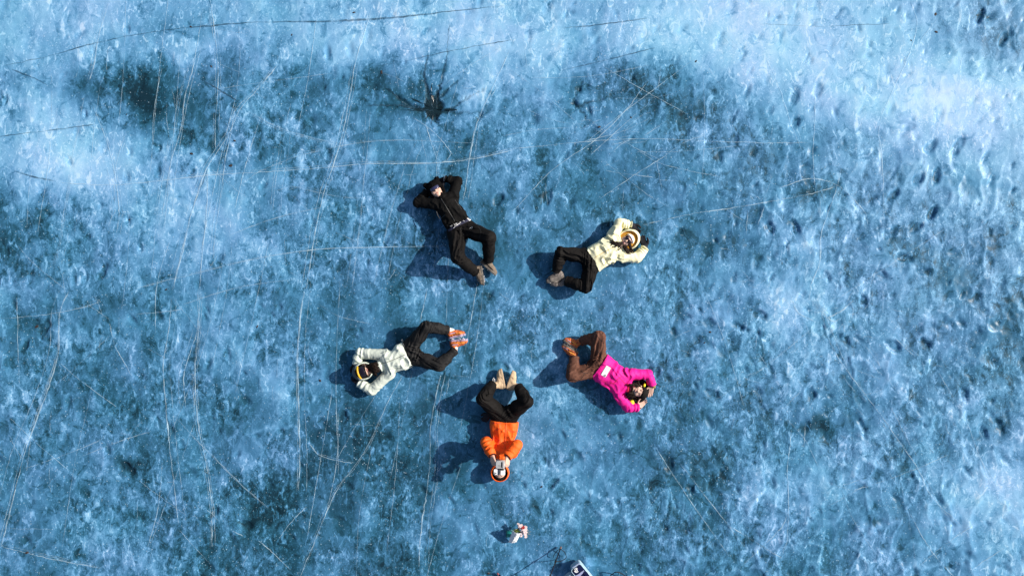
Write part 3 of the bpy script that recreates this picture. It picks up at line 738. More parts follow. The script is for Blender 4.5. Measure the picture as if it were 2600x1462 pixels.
# grit frozen into the surface
PIT = mat('frozen_grit', (.035, .028, .028), .8, var=.5)
for k, (x, y, r) in enumerate([(898,31,7),(652,829,7),(483,67,7),(535,168,6),(595,357,5),(90,829,9),(1375,1236,6),(327,557,5),(968,182,8),(2378,35,9),(2380,80,8),(2315,102,5),
                  (1804,843,6),(740,88,4),(320,290,3),(420,735,6),(812,966,6),(1790,870,5),(1522,322,6),(1603,298,5),(1768,155,6),(65,1404,7),(485,390,9),(585,420,8),(1240,1457,6)]):
    bm = bmesh.new(); bmesh.ops.create_icosphere(bm, subdivisions=2, radius=1)
    c = P(x, y); rr = r*.55/PPM
    sx, sy = random.uniform(.45, .8), random.uniform(.9, 1.3); an = random.uniform(0, 3.14)
    for v in bm.verts:
        n_ = 1+.5*(float(noise3(np.array([[v.co.x*1.7, v.co.y*1.7, v.co.z*1.7]]), k)[0])-.5)
        x_, y_ = v.co.x*sx*rr*n_, v.co.y*sy*rr*n_
        v.co = Vector((c[0]+x_*math.cos(an)-y_*math.sin(an), c[1]+x_*math.sin(an)+y_*math.cos(an), ice_z(c[0], c[1])+.002+v.co.z*.006))
    me = bpy.data.meshes.new('grit_fleck'); bm.to_mesh(me); bm.free(); me.materials.append(PIT)
    o = bpy.data.objects.new('grit_fleck', me); link(o, ice)

# ------------------------------------------------------------------ people
SKIN = mat('skin', (.60, .385, .300), .55, var=.08, scale=25, spec=.35)
LIPS = mat('lips', (.50, .17, .15), .45, var=.1)
BLACK = mat('black_shell_fabric', (.0052, .005, .005), .8, var=.3, bump=.5, bscale=34, spec=.10)
BLACKP = mat('black_trouser_fabric', (.0066, .0056, .0053), .75, var=.3, bump=.5, bscale=34, spec=.13)
CHAR = mat('charcoal_trouser_fabric', (.014, .0135, .014), .7, var=.3, bump=.5, bscale=34, spec=.15)
BROWN = mat('brown_trouser_fabric', (.118, .050, .032), .75, var=.2, bump=.5, bscale=34, spec=.2)
YEL = mat('pale_yellow_fabric', (.86, .82, .54), .62, var=.07, bump=.55, bscale=30, spec=.2)
MINT = mat('pale_mint_fabric', (.60, .65, .57), .62, var=.06, bump=.55, bscale=30, spec=.2)
PINK = mat('hot_pink_fabric', (.80, .013, .27), .6, var=.08, bump=.55, bscale=30, spec=.2)
ORANGE = mat('orange_fabric', (.86, .125, .014), .6, var=.08, bump=.55, bscale=30, spec=.2)
OCHRE = mat('ochre_lining', (.62, .31, .035), .8, var=.15)
REDL = mat('red_lining', (.55, .012, .05), .8, var=.15)
DARKL = mat('dark_lining', (.011, .010, .010), .85, var=.3, spec=.1)
GREYF = mat('grey_hood_fabric', (.09, .10, .115), .7, var=.15)
FUR = mat('black_fleece', (.0045, .0045, .005), .95, var=.5, scale=90, bump=.5, bscale=110, spec=.05)
HAIR = mat('dark_hair', (.012, .007, .005), .6, var=.6, scale=80, spec=.10)
HAIRL = mat('brown_hair', (.045, .022, .013), .45, var=.5, scale=80, spec=.5)
LENSB = mat('blue_mirror_lens', (.030, .032, .085), .12, var=.2, scale=12, spec=.7)
LENSD = mat('dark_lens', (.010, .006, .014), .15, var=.2, spec=.7)
GLOVE = mat('black_glove', (.011, .011, .016), .75, var=.3, spec=.2)
WHITE = mat('white_fabric', (.80, .80, .78), .6, var=.05)
PRINTW = mat('white_print', (.82, .82, .82), .5, var=.05)
NAVY = mat('navy_fabric', (.016, .017, .045), .7, var=.2)
TANB = mat('tan_boot_leather', (.56, .40, .25), .75, var=.15, scale=40, bump=.2)
TAND = mat('tan_boot_rubber', (.46, .33, .21), .8, var=.15)
TAUPE = mat('taupe_shoe_mesh', (.18, .14, .105), .8, var=.45, scale=70)
TAUPES = mat('grey_shoe_sole', (.13, .115, .10), .8, var=.3)
BRSH = mat('brown_grey_shoe_mesh', (.17, .145, .13), .75, var=.6, scale=60)
ORSH = mat('orange_shoe_mesh', (.50, .12, .03), .6, var=.65, scale=38)
LILAC = mat('lilac_shoe_panel', (.30, .24, .34), .6, var=.45, scale=45)
AMBER = mat('amber_shoe_panel', (.74, .30, .04), .6, var=.35, scale=45)
METAL = mat('steel', (.75, .76, .78), .3, metallic=.6, var=.1)
ZIPD = mat('dark_zip', (.03, .03, .03), .5, var=.2)
ZIPG = mat('grey_zip', (.045, .045, .045), .45, var=.2)
YNEON = mat('neon_yellow_panel', (.80, .72, .02), .6, var=.08)
GOGY = mat('yellow_goggle_frame', (.82, .43, .02), .45, var=.1)
LACE = mat('light_lace', (.7, .68, .62), .8, var=.1)
STITCH = mat('dark_seam', (.030, .015, .011), .8, var=.2)

def head_frame(c, tdir, pitch=0.0):
    t = nrm(np.array([tdir[0], tdir[1], -pitch])); z = V(0, 0, 1); f = nrm(z-t*(z@t)); s = np.cross(t, f)
    return lambda a, b, d: c+s*a+t*b+f*d, (s, t, f)

def hand_prims(wr, D, N, thumb, curl, r=1.0, spread=1.0, grow=0.0):
    """five separate bent fingers and a thumb; D towards fingertips, N back of the hand, thumb=+1/-1 side"""
    D = nrm(D); N = nrm(N-D*(np.dot(N, D))); L = np.cross(D, N)*thumb
    out = []
    lens = [.072, .080, .074, .058]
    for i, o_ in enumerate((.030, .010, -.010, -.029)):
        kn = wr+D*(.088-.004*abs(i-1))+L*o_*spread
        out.append((cone(wr+L*o_*.6+D*.01, kn, .0155+grow, .0115+grow), .012))
        p = kn; a = curl*.7
        for s_ in range(3):
            l = lens[i]*(.45, .31, .24)[s_]
            d = nrm(D*math.cos(a)-N*math.sin(a)+L*o_*2.0*spread*(1 if s_ == 0 else .3))
            q = p+d*l; out.append((cone(p, q, .0100+grow-.0008*s_, .0094+grow-.0010*s_), .003 if s_ else .008))
            p = q; a += curl
    b0 = wr+D*.022+L*.024
    b1 = b0+nrm(D*.65+L*.75-N*.25)*.044; b2 = b1+nrm(D*.95+L*.30-N*.35)*.032; b3 = b2+nrm(D-N*.5*curl)*.026
    out += [(cone(b0, b1, .016+grow, .0125+grow), .012), (cone(b1, b2, .0115+grow, .0105+grow), .003), (cone(b2, b3, .0105+grow, .009+grow), .003)]
    return out

def bounds(pts, m):
    A = np.array(pts); lo = A.min(0)-m; hi = A.max(0)+m; lo[2] = -.02
    return lo, hi

class Person:
    def __init__(s, label, **c):
        s.c = c; s.pel = P(*c['pelvis']); base = s.pel.copy(); base[2] = 0
        s.root = thing('person', label, 'person', base, 'people lying in a ring on the ice')
        s.sh = [P(*q) for q in c['sh']]; s.el = [P(*q) for q in c['el']]; s.wr = [P(*q) for q in c['wr']]; s.fi = [P(*q) for q in c['fi']]
        s.kn = [P(*q) for q in c['kn']]; s.an = [P(*q) for q in c['an']]
        s.hem = [P(*q, .12) for q in c['hem']]; s.hm = (s.hem[0]+s.hem[1])/2
        s.sc = (s.sh[0]+s.sh[1])/2
        s.lat = nrm((s.sh[1]-s.sh[0])*V(1, 1, 0)); s.u = nrm((s.hm-s.sc)*V(1, 1, 0))
        s.plat = nrm((s.hem[1]-s.hem[0])*V(1, 1, 0)); s.hw = np.linalg.norm(s.hem[1]-s.hem[0])/2
        s.hip = [s.pel-s.plat*.085, s.pel+s.plat*.085]
        for h in s.hip: h[2] = c.get('hipz', .11)
        s.hc = P(*c['head']); t = nrm(V(c['tdir'][0], -c['tdir'][1], 0))
        s.H, s.ax = head_frame(s.hc, t, c.get('pitch', .0)); s.t = s.ax[1]
        s.thr = c.get('thigh', (.098, .076, .056)); s.bulk = c.get('bulk', 1.0)
        s.parts = {}
    # ---- bare body, one continuous surface
    def body(s):
        allp = s.sh+s.el+s.wr+s.fi+s.kn+s.an+[s.hc, s.pel]+[P(*q) for f in s.c['feet'] for q in f[:2]]
        F = Field(*bounds(allp, .16), .0058)
        L = np.linalg.norm((s.hm-s.sc)[:2])
        F.add(trunk(s.sc, s.hm, s.lat, [-.03, .03, .15, L, L+.04], [.07, .105, .105, .095, .09], [.05, .07, .07, .06, .055], [.12, .12, .12, .115, .11]), 0)
        F.add(cone(s.pel-s.plat*.06, s.pel+s.plat*.06, .058, .058), .02)
        for i in (0, 1):
            F.add(cone(s.sh[i], s.el[i], .048, .038), .04); F.add(cone(s.el[i], s.wr[i], .038, .026), .01)
            F.add(cone(s.hip[i], s.kn[i], s.thr[0]*.58, s.thr[1]*.66), .01); F.add(cone(s.kn[i], s.an[i], s.thr[1]*.68, .036), .01)
            h, t_, n_ = s.c['feet'][i]; a = P(*h); b = P(*t_); d = nrm(b-a)
            nn = nrm(np.array([n_[0], -n_[1], 0.0])); nn = nrm(nn-d*(nn@d))*.040
            F.add(cone(s.an[i], a+d*.05+nn, .034, .028), .01); F.add(cone(a+d*.05+nn, b-d*.06+nn*.7, .028, .020), .01)
        F.add(cone(s.sc-s.u*.0, s.H(0, -.05, -.03), .058, .052), .04)
        H = s.H; s1, t1, f1 = s.ax
        F.add(ell(H(0, .018, -.012), s.ax, (.074, .098, .090)), .03)
        F.add(ell(H(0, -.045, .012), s.ax, (.056, .062, .062)), .035)
        F.add(sph(H(0, -.098, .046), .020), .03)
        for k in (-1, 1):
            F.add(sph(H(k*.038, -.028, .050), .028), .02)
            F.add(ell(H(k*.077, -.004, -.012), s.ax, (.011, .030, .019)), .008)
        F.add(cone(H(-.034, .027, .070), H(.034, .027, .070), .011, .011), .015)
        F.add(cone(H(0, .012, .076), H(0, -.026, .098), .008, .012), .010)
        F.add(cone(H(-.013, -.028, .080), H(.013, -.028, .080), .008, .008), .006)
        F.add(cone(H(-.017, -.061, .070), H(.017, -.061, .070), .008, .008), .006)
        for k in (-1, 1): F.cut(sph(H(k*.032, .008, .094), .0155))
        for i in (0, 1): 
            for pr, k in s.hand(i): F.add(pr, k)
        F.ground()
        s.bodyo = F.mesh('body', SKIN, s.root, 1)
        tube('lips', [H(-.021, -.062, .0735), H(-.010, -.0605, .0785), H(0, -.061, .0795), H(.010, -.0605, .0785), H(.021, -.062, .0735)], [.002, .0048, .0052, .0048, .002], LIPS, s.root)
        for k in (-1, 1):
            tube('eyebrow', [H(k*.014, .030, .0805), H(k*.030, .034, .0790), H(k*.046, .028, .070)], [.0028, .0034, .0016], HAIR, s.root, 6)
            tube('eyelash', [H(k*.019, .006, .0790), H(k*.032, .003, .0815), H(k*.045, .006, .0760)], [.0015, .0032, .0015], HAIR, s.root, 6)
    def hand(s, i, grow=0.0):
        D = s.fi[i]-s.wr[i]; N = s.c.get('handN', [V(0, 0, -1)]*2)[i]
        return hand_prims(s.wr[i], D, N, s.c.get('thumb', (1, -1))[i], s.c.get('curl', .35), grow=grow)
    # ---- clothes
    def jacket(s, m, folds=1.0, cuffr=(.047, .047), seed=0, hem_th=.113, collar=True, co=.075):
        L = np.linalg.norm((s.hm-s.sc)[:2]); bk = s.bulk
        pts = s.sh+s.el+s.wr+[s.hc, s.hem[0], s.hem[1]]
        F = Field(*bounds(pts, .15), .0060)
        w0 = np.linalg.norm((s.sh[1]-s.sh[0])[:2])/2
        F.add(trunk(s.sc-s.u*.0, s.hm, s.lat, [-.085, -.05, .0, .06, .16, L-.10, L], [.062, .085, w0*.92+.01, w0+.012, w0*.96+.01, s.hw*.97, s.hw*1.0],
                    [.062, .074, .094, .110*bk, .116*bk, .108*bk, hem_th*bk], [.115, .115, .118, .122, .122, .116, .114]), 0)
        for i in (0, 1):
            F.add(cone(s.sh[i], s.el[i], .077*bk, .066*bk), .05)
            F.add(cone(s.el[i], s.wr[i], .065*bk, cuffr[i]+.003), .018)
        if collar:
            for k in range(10):
                a = k/10*2*math.pi; q = s.sc-s.u*co+s.lat*.062*math.cos(a)+V(0, 0, .055*math.sin(a)); q[2] += .015
                a2 = (k+1)/10*2*math.pi; q2 = s.sc-s.u*co+s.lat*.062*math.cos(a2)+V(0, 0, .055*math.sin(a2)); q2[2] += .015
                F.add(cone(q, q2, .021, .021), .012)
        segs = []
        for i in (0, 1):
            m_ = s.el[i]+(s.wr[i]-s.el[i])*.25
            segs += [(m_, s.wr[i], .10, 26, 5, .0085*folds), (s.el[i]+(s.sh[i]-s.el[i])*.3, s.el[i], .10, 20, 5, .006*folds),
                     (s.sh[i]+s.u*.03, s.sh[i]+s.u*.16+V(0, 0, .08), .12, 7, 17, .008*folds)]
        segs.append((s.sc+s.u*.05+V(0, 0, .1), s.hm+V(0, 0, .1), .26, 11, 7, .0075*folds))
        segs.append((s.hm-s.u*.12+V(0, 0, .1), s.hm+V(0, 0, .1), .22, 5, 15, .006*folds))
        F.disp(fold_fn(segs, seed, .0015))
        for i in (0, 1): F.half(s.wr[i], s.wr[i]-s.el[i], .085)
        F.half(s.hm, s.u, None)
        F.ground(.006)
        s.jac = F.mesh('jacket', m, s.root, 1); s.parts['jacket'] = s.jac
        s.jb = bvh_of(s.jac)
        return s.jac
    def trousers(s, m, folds=1.0, seed=3):
        pts = s.kn+s.an+[s.pel, s.hem[0], s.hem[1]]+s.hip
        F = Field(*bounds(pts, .16), .0052)
        up = s.hm-s.u*.04; up[2] = .112
        d = max(.075, np.linalg.norm((s.pel-up)[:2]))
        F.add(trunk(up, s.pel, s.plat, [0, .035, .06, d, d+.05], [s.hw*.86, s.hw*.88, s.hw*.95, .185, .155], [.080, .084, .098, .112, .10], [.112, .112, .112, .11, .105]), 0)
        r = s.thr
        for i in (0, 1):
            mid = s.hip[i]+(s.kn[i]-s.hip[i])*.5
            F.add(cone(s.hip[i], mid, r[0], (r[0]+r[1])*.5+.004), .055); F.add(cone(mid, s.kn[i], (r[0]+r[1])*.5+.004, r[1]), .03)
            mid2 = s.kn[i]+(s.an[i]-s.kn[i])*.45
            F.add(cone(s.kn[i], mid2, r[1], (r[1]+r[2])*.5+.008), .02); F.add(cone(mid2, s.an[i], (r[1]+r[2])*.5+.008, r[2]), .02)
        segs = []
        cr = s.pel+s.u*.03+V(0, 0, .05)
        for i in (0, 1):
            segs += [(cr, s.kn[i]+V(0, 0, .02), .16, 2.2, 36, .0080*folds), (s.kn[i], s.an[i], .11, 10, 9, .007*folds),
                     (s.kn[i]+(s.an[i]-s.kn[i])*.6, s.an[i], .10, 24, 5, .008*folds)]
        F.disp(fold_fn(segs, seed, .0015))
        for i in (0, 1): F.half(s.an[i], s.an[i]-s.kn[i], .11)
        F.ground(.006)
        s.tro = F.mesh('trousers', m, s.root, 1)
        s.tb = bvh_of(s.tro)
        return s.tro
    def shoes(s, up, sole, spikes=True, high=False, panel=None, tongue=None):
        for i in (0, 1):
            h, t_, n_ = s.c['feet'][i]; a = P(*h); b = P(*t_)
            d = nrm((b-a)); n = np.array([n_[0], -n_[1], n_[2] if len(n_) > 2 else 0.0]); n = nrm(n-d*(n@d)); L = np.linalg.norm(b-a); z = np.cross(d, n)
            F = Field(*bounds([a, b, s.an[i]], .12), .0052)
            pt = lambda x, y, q=0: a+d*x*L+n*y+z*q
            F.add(cone(pt(.14, .040), pt(.42, .045), .040, .038), 0)
            F.add(cone(pt(.42, .040), pt(.70, .030), .039, .037), .02); F.add(cone(pt(.70, .028), pt(.88, .020), .037, .026), .015)
            F.add(cone(pt(.14, .016), pt(.45, .016), .042, .038), .01); F.add(cone(pt(.45, .015), pt(.72, .014), .038, .044), .01); F.add(cone(pt(.72, .014), pt(.89, .012), .044, .032), .01)
            top = s.an[i]+(s.kn[i]-s.an[i])*.10
            F.add(cone(pt(.22, .055), top, .042, .050 if high else .044), .03)
            F.add(cone(pt(.34, .060), pt(.58, .050), .026, .020), .02)
            F.disp(lambda p: .0035*(noise3(p*55, i+2)-.5)*2)
            F.half(pt(0, -.002), -n); F.ground(.006)
            so = F.mesh('shoe' if not high else 'boot', up, s.root, 1)
            G = Field(*bounds([a, b], .10), .0052)
            for x0, x1, r0, r1 in ((.14, .45, .043, .038), (.45, .72, .038, .046), (.72, .90, .046, .034)):
                c0, c1 = pt(x0, -.004), pt(x1, -.004)
                ab = c1-c0; L2 = ab@ab
                def f(X, Y, Z, c0=c0, ab=ab, L2=L2, r0=r0, r1=r1):
                    qx, qy, qz = X-c0[0], Y-c0[1], Z-c0[2]
                    t = np.clip((qx*ab[0]+qy*ab[1]+qz*ab[2])/L2, 0, 1)
                    ex, ey, ez = qx-t*ab[0], qy-t*ab[1], qz-t*ab[2]
                    dn = ex*n[0]+ey*n[1]+ez*n[2]
                    rad = np.sqrt(np.maximum(ex*ex+ey*ey+ez*ez-dn*dn, 0))
                    return np.maximum(rad-(r0+(r1-r0)*t), np.abs(dn)-.015)
                G.add((f, np.minimum(c0, c1)-.06, np.maximum(c0, c1)+.06), .004)
            G.ground(.005)
            G.mesh('sole', sole, so, 1)
            if spikes:
                for k, (x, q) in enumerate(((.16, .02), (.2, -.024), (.55, .030), (.62, -.030), (.78, .026), (.84, -.022), (.70, 0))):
                    c0 = pt(x, -.015, q); tube('spike', [c0, c0-n*.010, c0-n*.020], [.006, .0045, .0008], METAL, so, 6)
                tube('spike_harness', [pt(.05, .0, .0), pt(.10, .01, .044), pt(.40, .028, .046), pt(.72, .02, .046), pt(.93, .012, .012)], .004, DARKL, so, 6)
            if panel:
                sb = bvh_of(so)
                for (x0, x1, yy, wd, pm) in panel:
                    vs, fs = [], []
                    K = 9
                    for k in range(K):
                        x = x0+(x1-x0)*k/(K-1)
                        for j, w_ in enumerate((-1, -.3, .3, 1)):
                            q = pt(x, yy+wd*.5*w_, 0); zz = top_z(sb, q[0], q[1], .06)
                            vs.append([q[0], q[1], zz+(.003 if abs(w_) < .9 else -.004)])
                        if k: fs += [[(k-1)*4+j, (k-1)*4+j+1, k*4+j+1, k*4+j] for j in range(3)]
                    mesh_np('side_panel', vs, fs, pm, so)
            # laces across the instep
            for k in range(4 if not high else 6):
                x = .40+.07*k if not high else .30+.075*k
                y = .074-.012*k if not high else .088-.012*k
                tube('lace', [pt(x, y-.016, .034), pt(x+.01, y+.001, .014), pt(x+.015, y+.001, -.014), pt(x+.02, y-.016, -.034)], .0035, LACE if not high else TAND, so, 6)
            if tongue: 
                tp = pt(.45, .085); 
                T = Field(*bounds([tp, s.an[i]], .08), .005); T.add(cone(pt(.30, .075), s.an[i]+(s.kn[i]-s.an[i])*.12, .036, .044), 0); T.ground(.006); T.mesh('sock', tongue, so)
    def gloves(s, m, trim=None):
        for i in (0, 1):
            F = Field(*bounds([s.wr[i], s.fi[i]], .13), .0048)
            for pr, k in s.hand(i, .005): F.add(pr, k)
            back = s.wr[i]-nrm(s.wr[i]-s.el[i])*.03
            F.add(cone(back, s.wr[i]+nrm(s.fi[i]-s.wr[i])*.02, .037, .033), .015)
            F.ground(.005)
            g = F.mesh('glove', m, s.root, 1)
            if trim:
                d = nrm(s.wr[i]-s.el[i]); q = s.wr[i]+d*.004; a = nrm(np.cross(d, [0, 0, 1])); b = np.cross(a, d)
                tube('cuff_trim', [q+(a*math.cos(x)+b*math.sin(x))*.038 for x in np.linspace(0, 2*math.pi, 17)], .007, trim, g, 6)
    def hood(s, outer, lining, ro, lift=.0, open_r=(.085, .10), offs=(0, .02, -.02), thick=.012, opc=(0, -.02, .12)):
        c = s.H(*offs)
        for nm, mm, d0, d1, par in (('hood', outer, .012, .004, s.root), ('hood_lining', lining, .004, -.006, None)):
            F = Field(*bounds([c], max(ro)+.05), .0058)
            F.add(ell(c, s.ax, np.array(ro)+d0-.012), 0)
            F.disp(lambda p: .004*2*(noise3(p*17, 5)-.5), .05)
            inner = ell(c, s.ax, np.array(ro)+d1-.022)
            F.cut(inner)
            F.cut(ell(s.H(*opc), s.ax, (open_r[0], open_r[1], .10)))
            F.ground(.006)
            o_ = F.mesh(nm, mm, par if par else s.hoodo, 1)
            if nm == 'hood': s.hoodo = o_
    def hair(s, strands, m, r=.012):
        pts = [q for st in strands for q in st]
        F = Field(*bounds(pts, .06), .0052)
        for st in strands:
            cp = catmull(st, 6)
            for k in range(len(cp)-1):
                ra = r*(1-.75*k/len(cp)); F.add(cone(cp[k], cp[k+1], ra, ra*.96), .006)
        F.disp(lambda p: .004*2*(noise3(p*np.array([60, 60, 20]), 8)-.5)); F.ground(.005)
        return F.mesh('hair', m, s.root, 1)

def face_patch(H, half, v0, v1, R, depth, nu=14, nv=5, bulge=0.0):
    """curved eyewear sheet in head space"""
    vs, fs = [], []
    for j in range(nv+1):
        for i in range(nu+1):
            a = -half+2*half*i/nu; b = v0+(v1-v0)*j/nv
            vs.append(H(R*math.sin(a), b, depth-R*(1-math.cos(a))+bulge*(1-((2*j/nv)-1)**2)))
    for j in range(nv):
        for i in range(nu):
            q = j*(nu+1)+i; fs.append([q, q+1, q+nu+2, q+nu+1])
    n = len(vs); vs2 = vs+[v-(H(0, 0, 1)-H(0, 0, 0))*.004 for v in vs]
    fs2 = fs+[[i+n for i in f[::-1]] for f in fs]
    rim = [(j, 0) for j in range(nv+1)]+[(nv, i) for i in range(1, nu+1)]+[(j, nu) for j in range(nv-1, -1, -1)]+[(0, i) for i in range(nu-1, 0, -1)]
    ri = [j*(nu+1)+i for j, i in rim]
    for a, b in zip(ri, ri[1:]+ri[:1]): fs2.append([a, b, b+n, a+n])
    return vs2, fs2, [vs[k] for k in ri]

# ---- the person all in black
A = Person('person all in black with fluffy bear-eared hat and mirrored glasses', pelvis=(1172, 588, .11),
  sh=[(1103, 517, .125), (1150, 496, .125)], el=[(1061, 515, .085), (1163, 459, .085)], wr=[(1085, 485, .07), (1130, 455, .07)], fi=[(1101, 474, .04), (1110, 464, .05)],
  kn=[(1162, 652, .33), (1242, 603, .30)], an=[(1207, 691, .085), (1240, 662, .085)], hem=[(1133, 585), (1193, 555)], head=(1106, 482, .135), tdir=(-22, -38),
  feet=[((1220, 674, .055), (1227, 723, .055), (-1, -.05)), ((1221, 664, .055), (1259, 697, .055), (.63, -.77))], thigh=(.108, .084, .066), thumb=(-1, 1))
A.body(); A.jacket(BLACK, seed=1, folds=1.3, co=.030, cuffr=(.048, .048)); A.trousers(BLACKP, seed=4, folds=1.4); A.shoes(TAUPE, TAUPES, tongue=WHITE); A.gloves(GLOVE, WHITE)
F = Field(*bounds([A.hc], .24), .0055)
F.add(ell(A.H(0, .055, -.005), A.ax, (.108, .080, .108)), 0); F.add(ell(A.H(0, .01, -.045), A.ax, (.105, .10, .085)), .03)
for k in (-1, 1): F.add(sph(A.H(k*.085, .115, .015), .036), .012); F.add(cone(A.H(k*.09, -.01, .0), A.H(k*.085, -.07, .0), .030, .022), .02)
F.disp(lambda p: .006*2*(noise3(p*42, 3)-.5)+.004*2*(noise3(p*85, 4)-.5), .045); F.cut(ell(A.H(0, -.05, .10), A.ax, (.068, .092, .085))); F.ground(.01)
F.mesh('hat', FUR, A.root, 0)
v, f, rim = face_patch(A.H, .85, -.012, .034, .085, .102, bulge=.004)
g = mesh_np('sunglasses', v, f, LENSB, A.root); tube('rim', rim+rim[:1], .003, DARKL, g, 6)
for k in (-1, 1): tube('temple_arm', [A.H(k*.066, .018, .052), A.H(k*.078, .02, .01)], .003, WHITE, g, 6)
drape('zip', [(1120, 505), (1133, 525), (1146, 547), (1155, 562)], .012, ZIPG, A.root, A.jb)
for L in ([(1108, 537), (1112, 548), (1117, 556)], [(1155, 508), (1166, 522), (1172, 532)], [(1131, 546), (1122, 551), (1116, 555)]): drape('pocket_seam', L, .009, ZIPG, A.root, A.jb)
# underlayer peeping out at the waist with white lettering
ub = A.tb
wb = drape('waistband', [(1137, 585), (1147, 579), (1160, 572), (1178, 563), (1191, 556)], .052, NAVY, A.root, ub, lift=.012, n=5)
ub2 = bvh_of([A.tro, wb, A.jac])
z4 = lambda L: [(1130+x/24.15+1.2, 540+y/24.15+1.0) for x, y in L]
for L, wd in (([(270, 830), (330, 800), (350, 850)], .006), ([(380, 760), (420, 790)], .007), ([(520, 700), (560, 710), (595, 780), (570, 870), (490, 930)], .006),
              ([(740, 620), (660, 640), (630, 680), (720, 700), (690, 740)], .006), ([(650, 790), (740, 740), (790, 690), (770, 640)], .006), ([(790, 700), (840, 660), (860, 690)], .006),
              ([(860, 690), (890, 560), (930, 520)], .006), ([(850, 570), (900, 620), (960, 600)], .006), ([(1065, 445), (1120, 490), (1185, 520)], .008),
              ([(1320, 330), (1400, 320), (1440, 300)], .009), ([(1400, 330), (1450, 390), (1500, 450)], .020)):
    drape('lettering', z4(L), wd*1.25, PRINTW, wb, ub2, lift=.005, n=4)
for L in ([(1510, 960), (1570, 910), (1640, 860)], [(1560, 900), (1600, 980)], [(1630, 950), (1690, 900)], [(1640, 870), (1690, 910)]):
    drape('logo', z4(L), .006, PRINTW, A.tro, A.tb, lift=.004, n=4)
for L in ([(1168, 580), (1180, 600)], [(1213, 575), (1222, 590), (1216, 612)]): drape('seam', L, .006, ZIPD, A.tro, A.tb, zg=.2)

# ---- the person in the pale yellow jacket
B = Person('person in pale yellow jacket with ochre lined hood and black trousers', pelvis=(1494, 664, .11), hipz=.105,
  sh=[(1559, 594, .12), (1580, 651, .12)], el=[(1573, 567, .085), (1618, 655, .085)], wr=[(1603, 571, .07), (1638, 628, .07)], fi=[(1619, 590, .045), (1630, 606, .045)],
  kn=[(1424, 641, .17), (1487, 728, .16)], an=[(1413, 690, .07), (1436, 713, .07)], hem=[(1488, 632), (1519, 690)], head=(1591, 611, .135), tdir=(20, -11),
  feet=[((1431, 702, .055), (1388, 716, .055), (-.3, -.95)), ((1431, 705, .05), (1398, 720, .05), (.4, .9))], thigh=(.096, .076, .060), thumb=(1, -1))
B.body(); B.jacket(YEL, seed=2, co=.02, folds=1.7); B.trousers(BLACKP, seed=7, folds=1.5); B.shoes(BRSH, TAUPES, panel=[(.3, .75, .035, .03, TAUPES)]); B.gloves(GLOVE, GREYF)
B.hood(YEL, OCHRE, (.136, .165, .125), offs=(0, .030, -.02), open_r=(.128, .157), opc=(0, -.008, .062))
F = Field(*bounds([B.hc], .22), .0055); F.add(ell(B.H(0, .034, -.022), B.ax, (.122, .152, .066)), 0); F.ground(.008); F.mesh('hood_backing', OCHRE, B.root)
F = Field(*bounds([B.hc], .16), .005); F.add(ell(B.H(0, .036, -.005), B.ax, (.082, .072, .102)), 0); F.half(B.H(0, .036, 0), B.H(0, -1, .25)-B.H(0, 0, 0)); F.mesh('beanie', WHITE, B.root)
for k in (-1, 1):
    c = B.H(k*.030, .010, .092); pts = [c+B.ax[0]*.027*math.cos(a)+B.ax[1]*.022*math.sin(a)-B.ax[2]*.012*max(0, k*math.cos(a)) for a in np.linspace(0, 2*math.pi, 17)[:-1]]
    vs = [c+B.ax[2]*.004]+pts+[c-B.ax[2]*.006]; n = len(pts)
    fs = [[0, 1+i, 1+(i+1) % n] for i in range(n)]+[[n+1, 1+(i+1) % n, 1+i] for i in range(n)]
    if k == -1:
        g = mesh_np('sunglasses', *tube_data([B.H(-.012, .014, .097), B.H(0, .018, .100), B.H(.012, .014, .097)], .0035, 6), LENSD, B.root)
    l = mesh_np('lens', vs, fs, LENSD, g); tube('rim', pts+pts[:1], .003, LENSD, g, 6)
pq = lambda x, y, z: P(1540+x/14.49, 560+y/14.49, z)
B.hair([[pq(560, 850, .19), pq(420, 830, .235), pq(250, 770, .243), pq(90, 735, .24)], [pq(580, 880, .19), pq(440, 890, .235), pq(320, 960, .243), pq(215, 975, .24)],
        [pq(570, 820, .19), pq(430, 810, .235), pq(240, 800, .246), pq(120, 850, .24)], [pq(560, 870, .19), pq(420, 900, .235), pq(250, 860, .243), pq(110, 940, .235)],
        [pq(620, 930, .2), pq(720, 1010, .21), pq(880, 1090, .17), pq(1060, 1200, .13)], [pq(640, 960, .19), pq(740, 1060, .2), pq(880, 1150, .17), pq(1090, 1260, .11)],
        [pq(830, 900, .21), pq(880, 1000, .19), pq(960, 1100, .16), pq(1070, 1230, .12)], [pq(620, 960, .19), pq(700, 1080, .22), pq(780, 1200, .2), pq(900, 1230, .16)],
        [pq(860, 840, .2), pq(890, 960, .19), pq(940, 1080, .17), pq(1000, 1190, .13)], [pq(600, 700, .17), pq(575, 770, .19), pq(560, 850, .2), pq(520, 920, .22)],
        [pq(650, 1000, .2), pq(760, 1110, .2), pq(850, 1210, .17), pq(980, 1250, .13)]], HAIR, .015)
B.hair([[pq(590, 920, .2), pq(520, 980, .235), pq(470, 1060, .245), pq(390, 1130, .24)], [pq(560, 880, .2), pq(500, 950, .24), pq(540, 1010, .245), pq(560, 1050, .24)]], HAIRL, .010)
drape('zip', [(1565, 624), (1545, 634), (1525, 645), (1509, 655)], .008, OCHRE, B.root, B.jb, lift=.002)
drape('collar_flap', [(1572, 596), (1576, 606), (1576, 616)], .030, YEL, B.root, B.jb, lift=.012)
drape('hood_strap', [(1581, 627), (1586, 638), (1592, 647)], .022, YEL, B.root, B.jb, lift=.014)
for L in ([(1536, 664), (1537, 672), (1540, 678)], [(1516, 630), (1524, 634), (1531, 634)]): drape('pocket_seam', L, .008, OCHRE, B.root, B.jb, lift=.001)

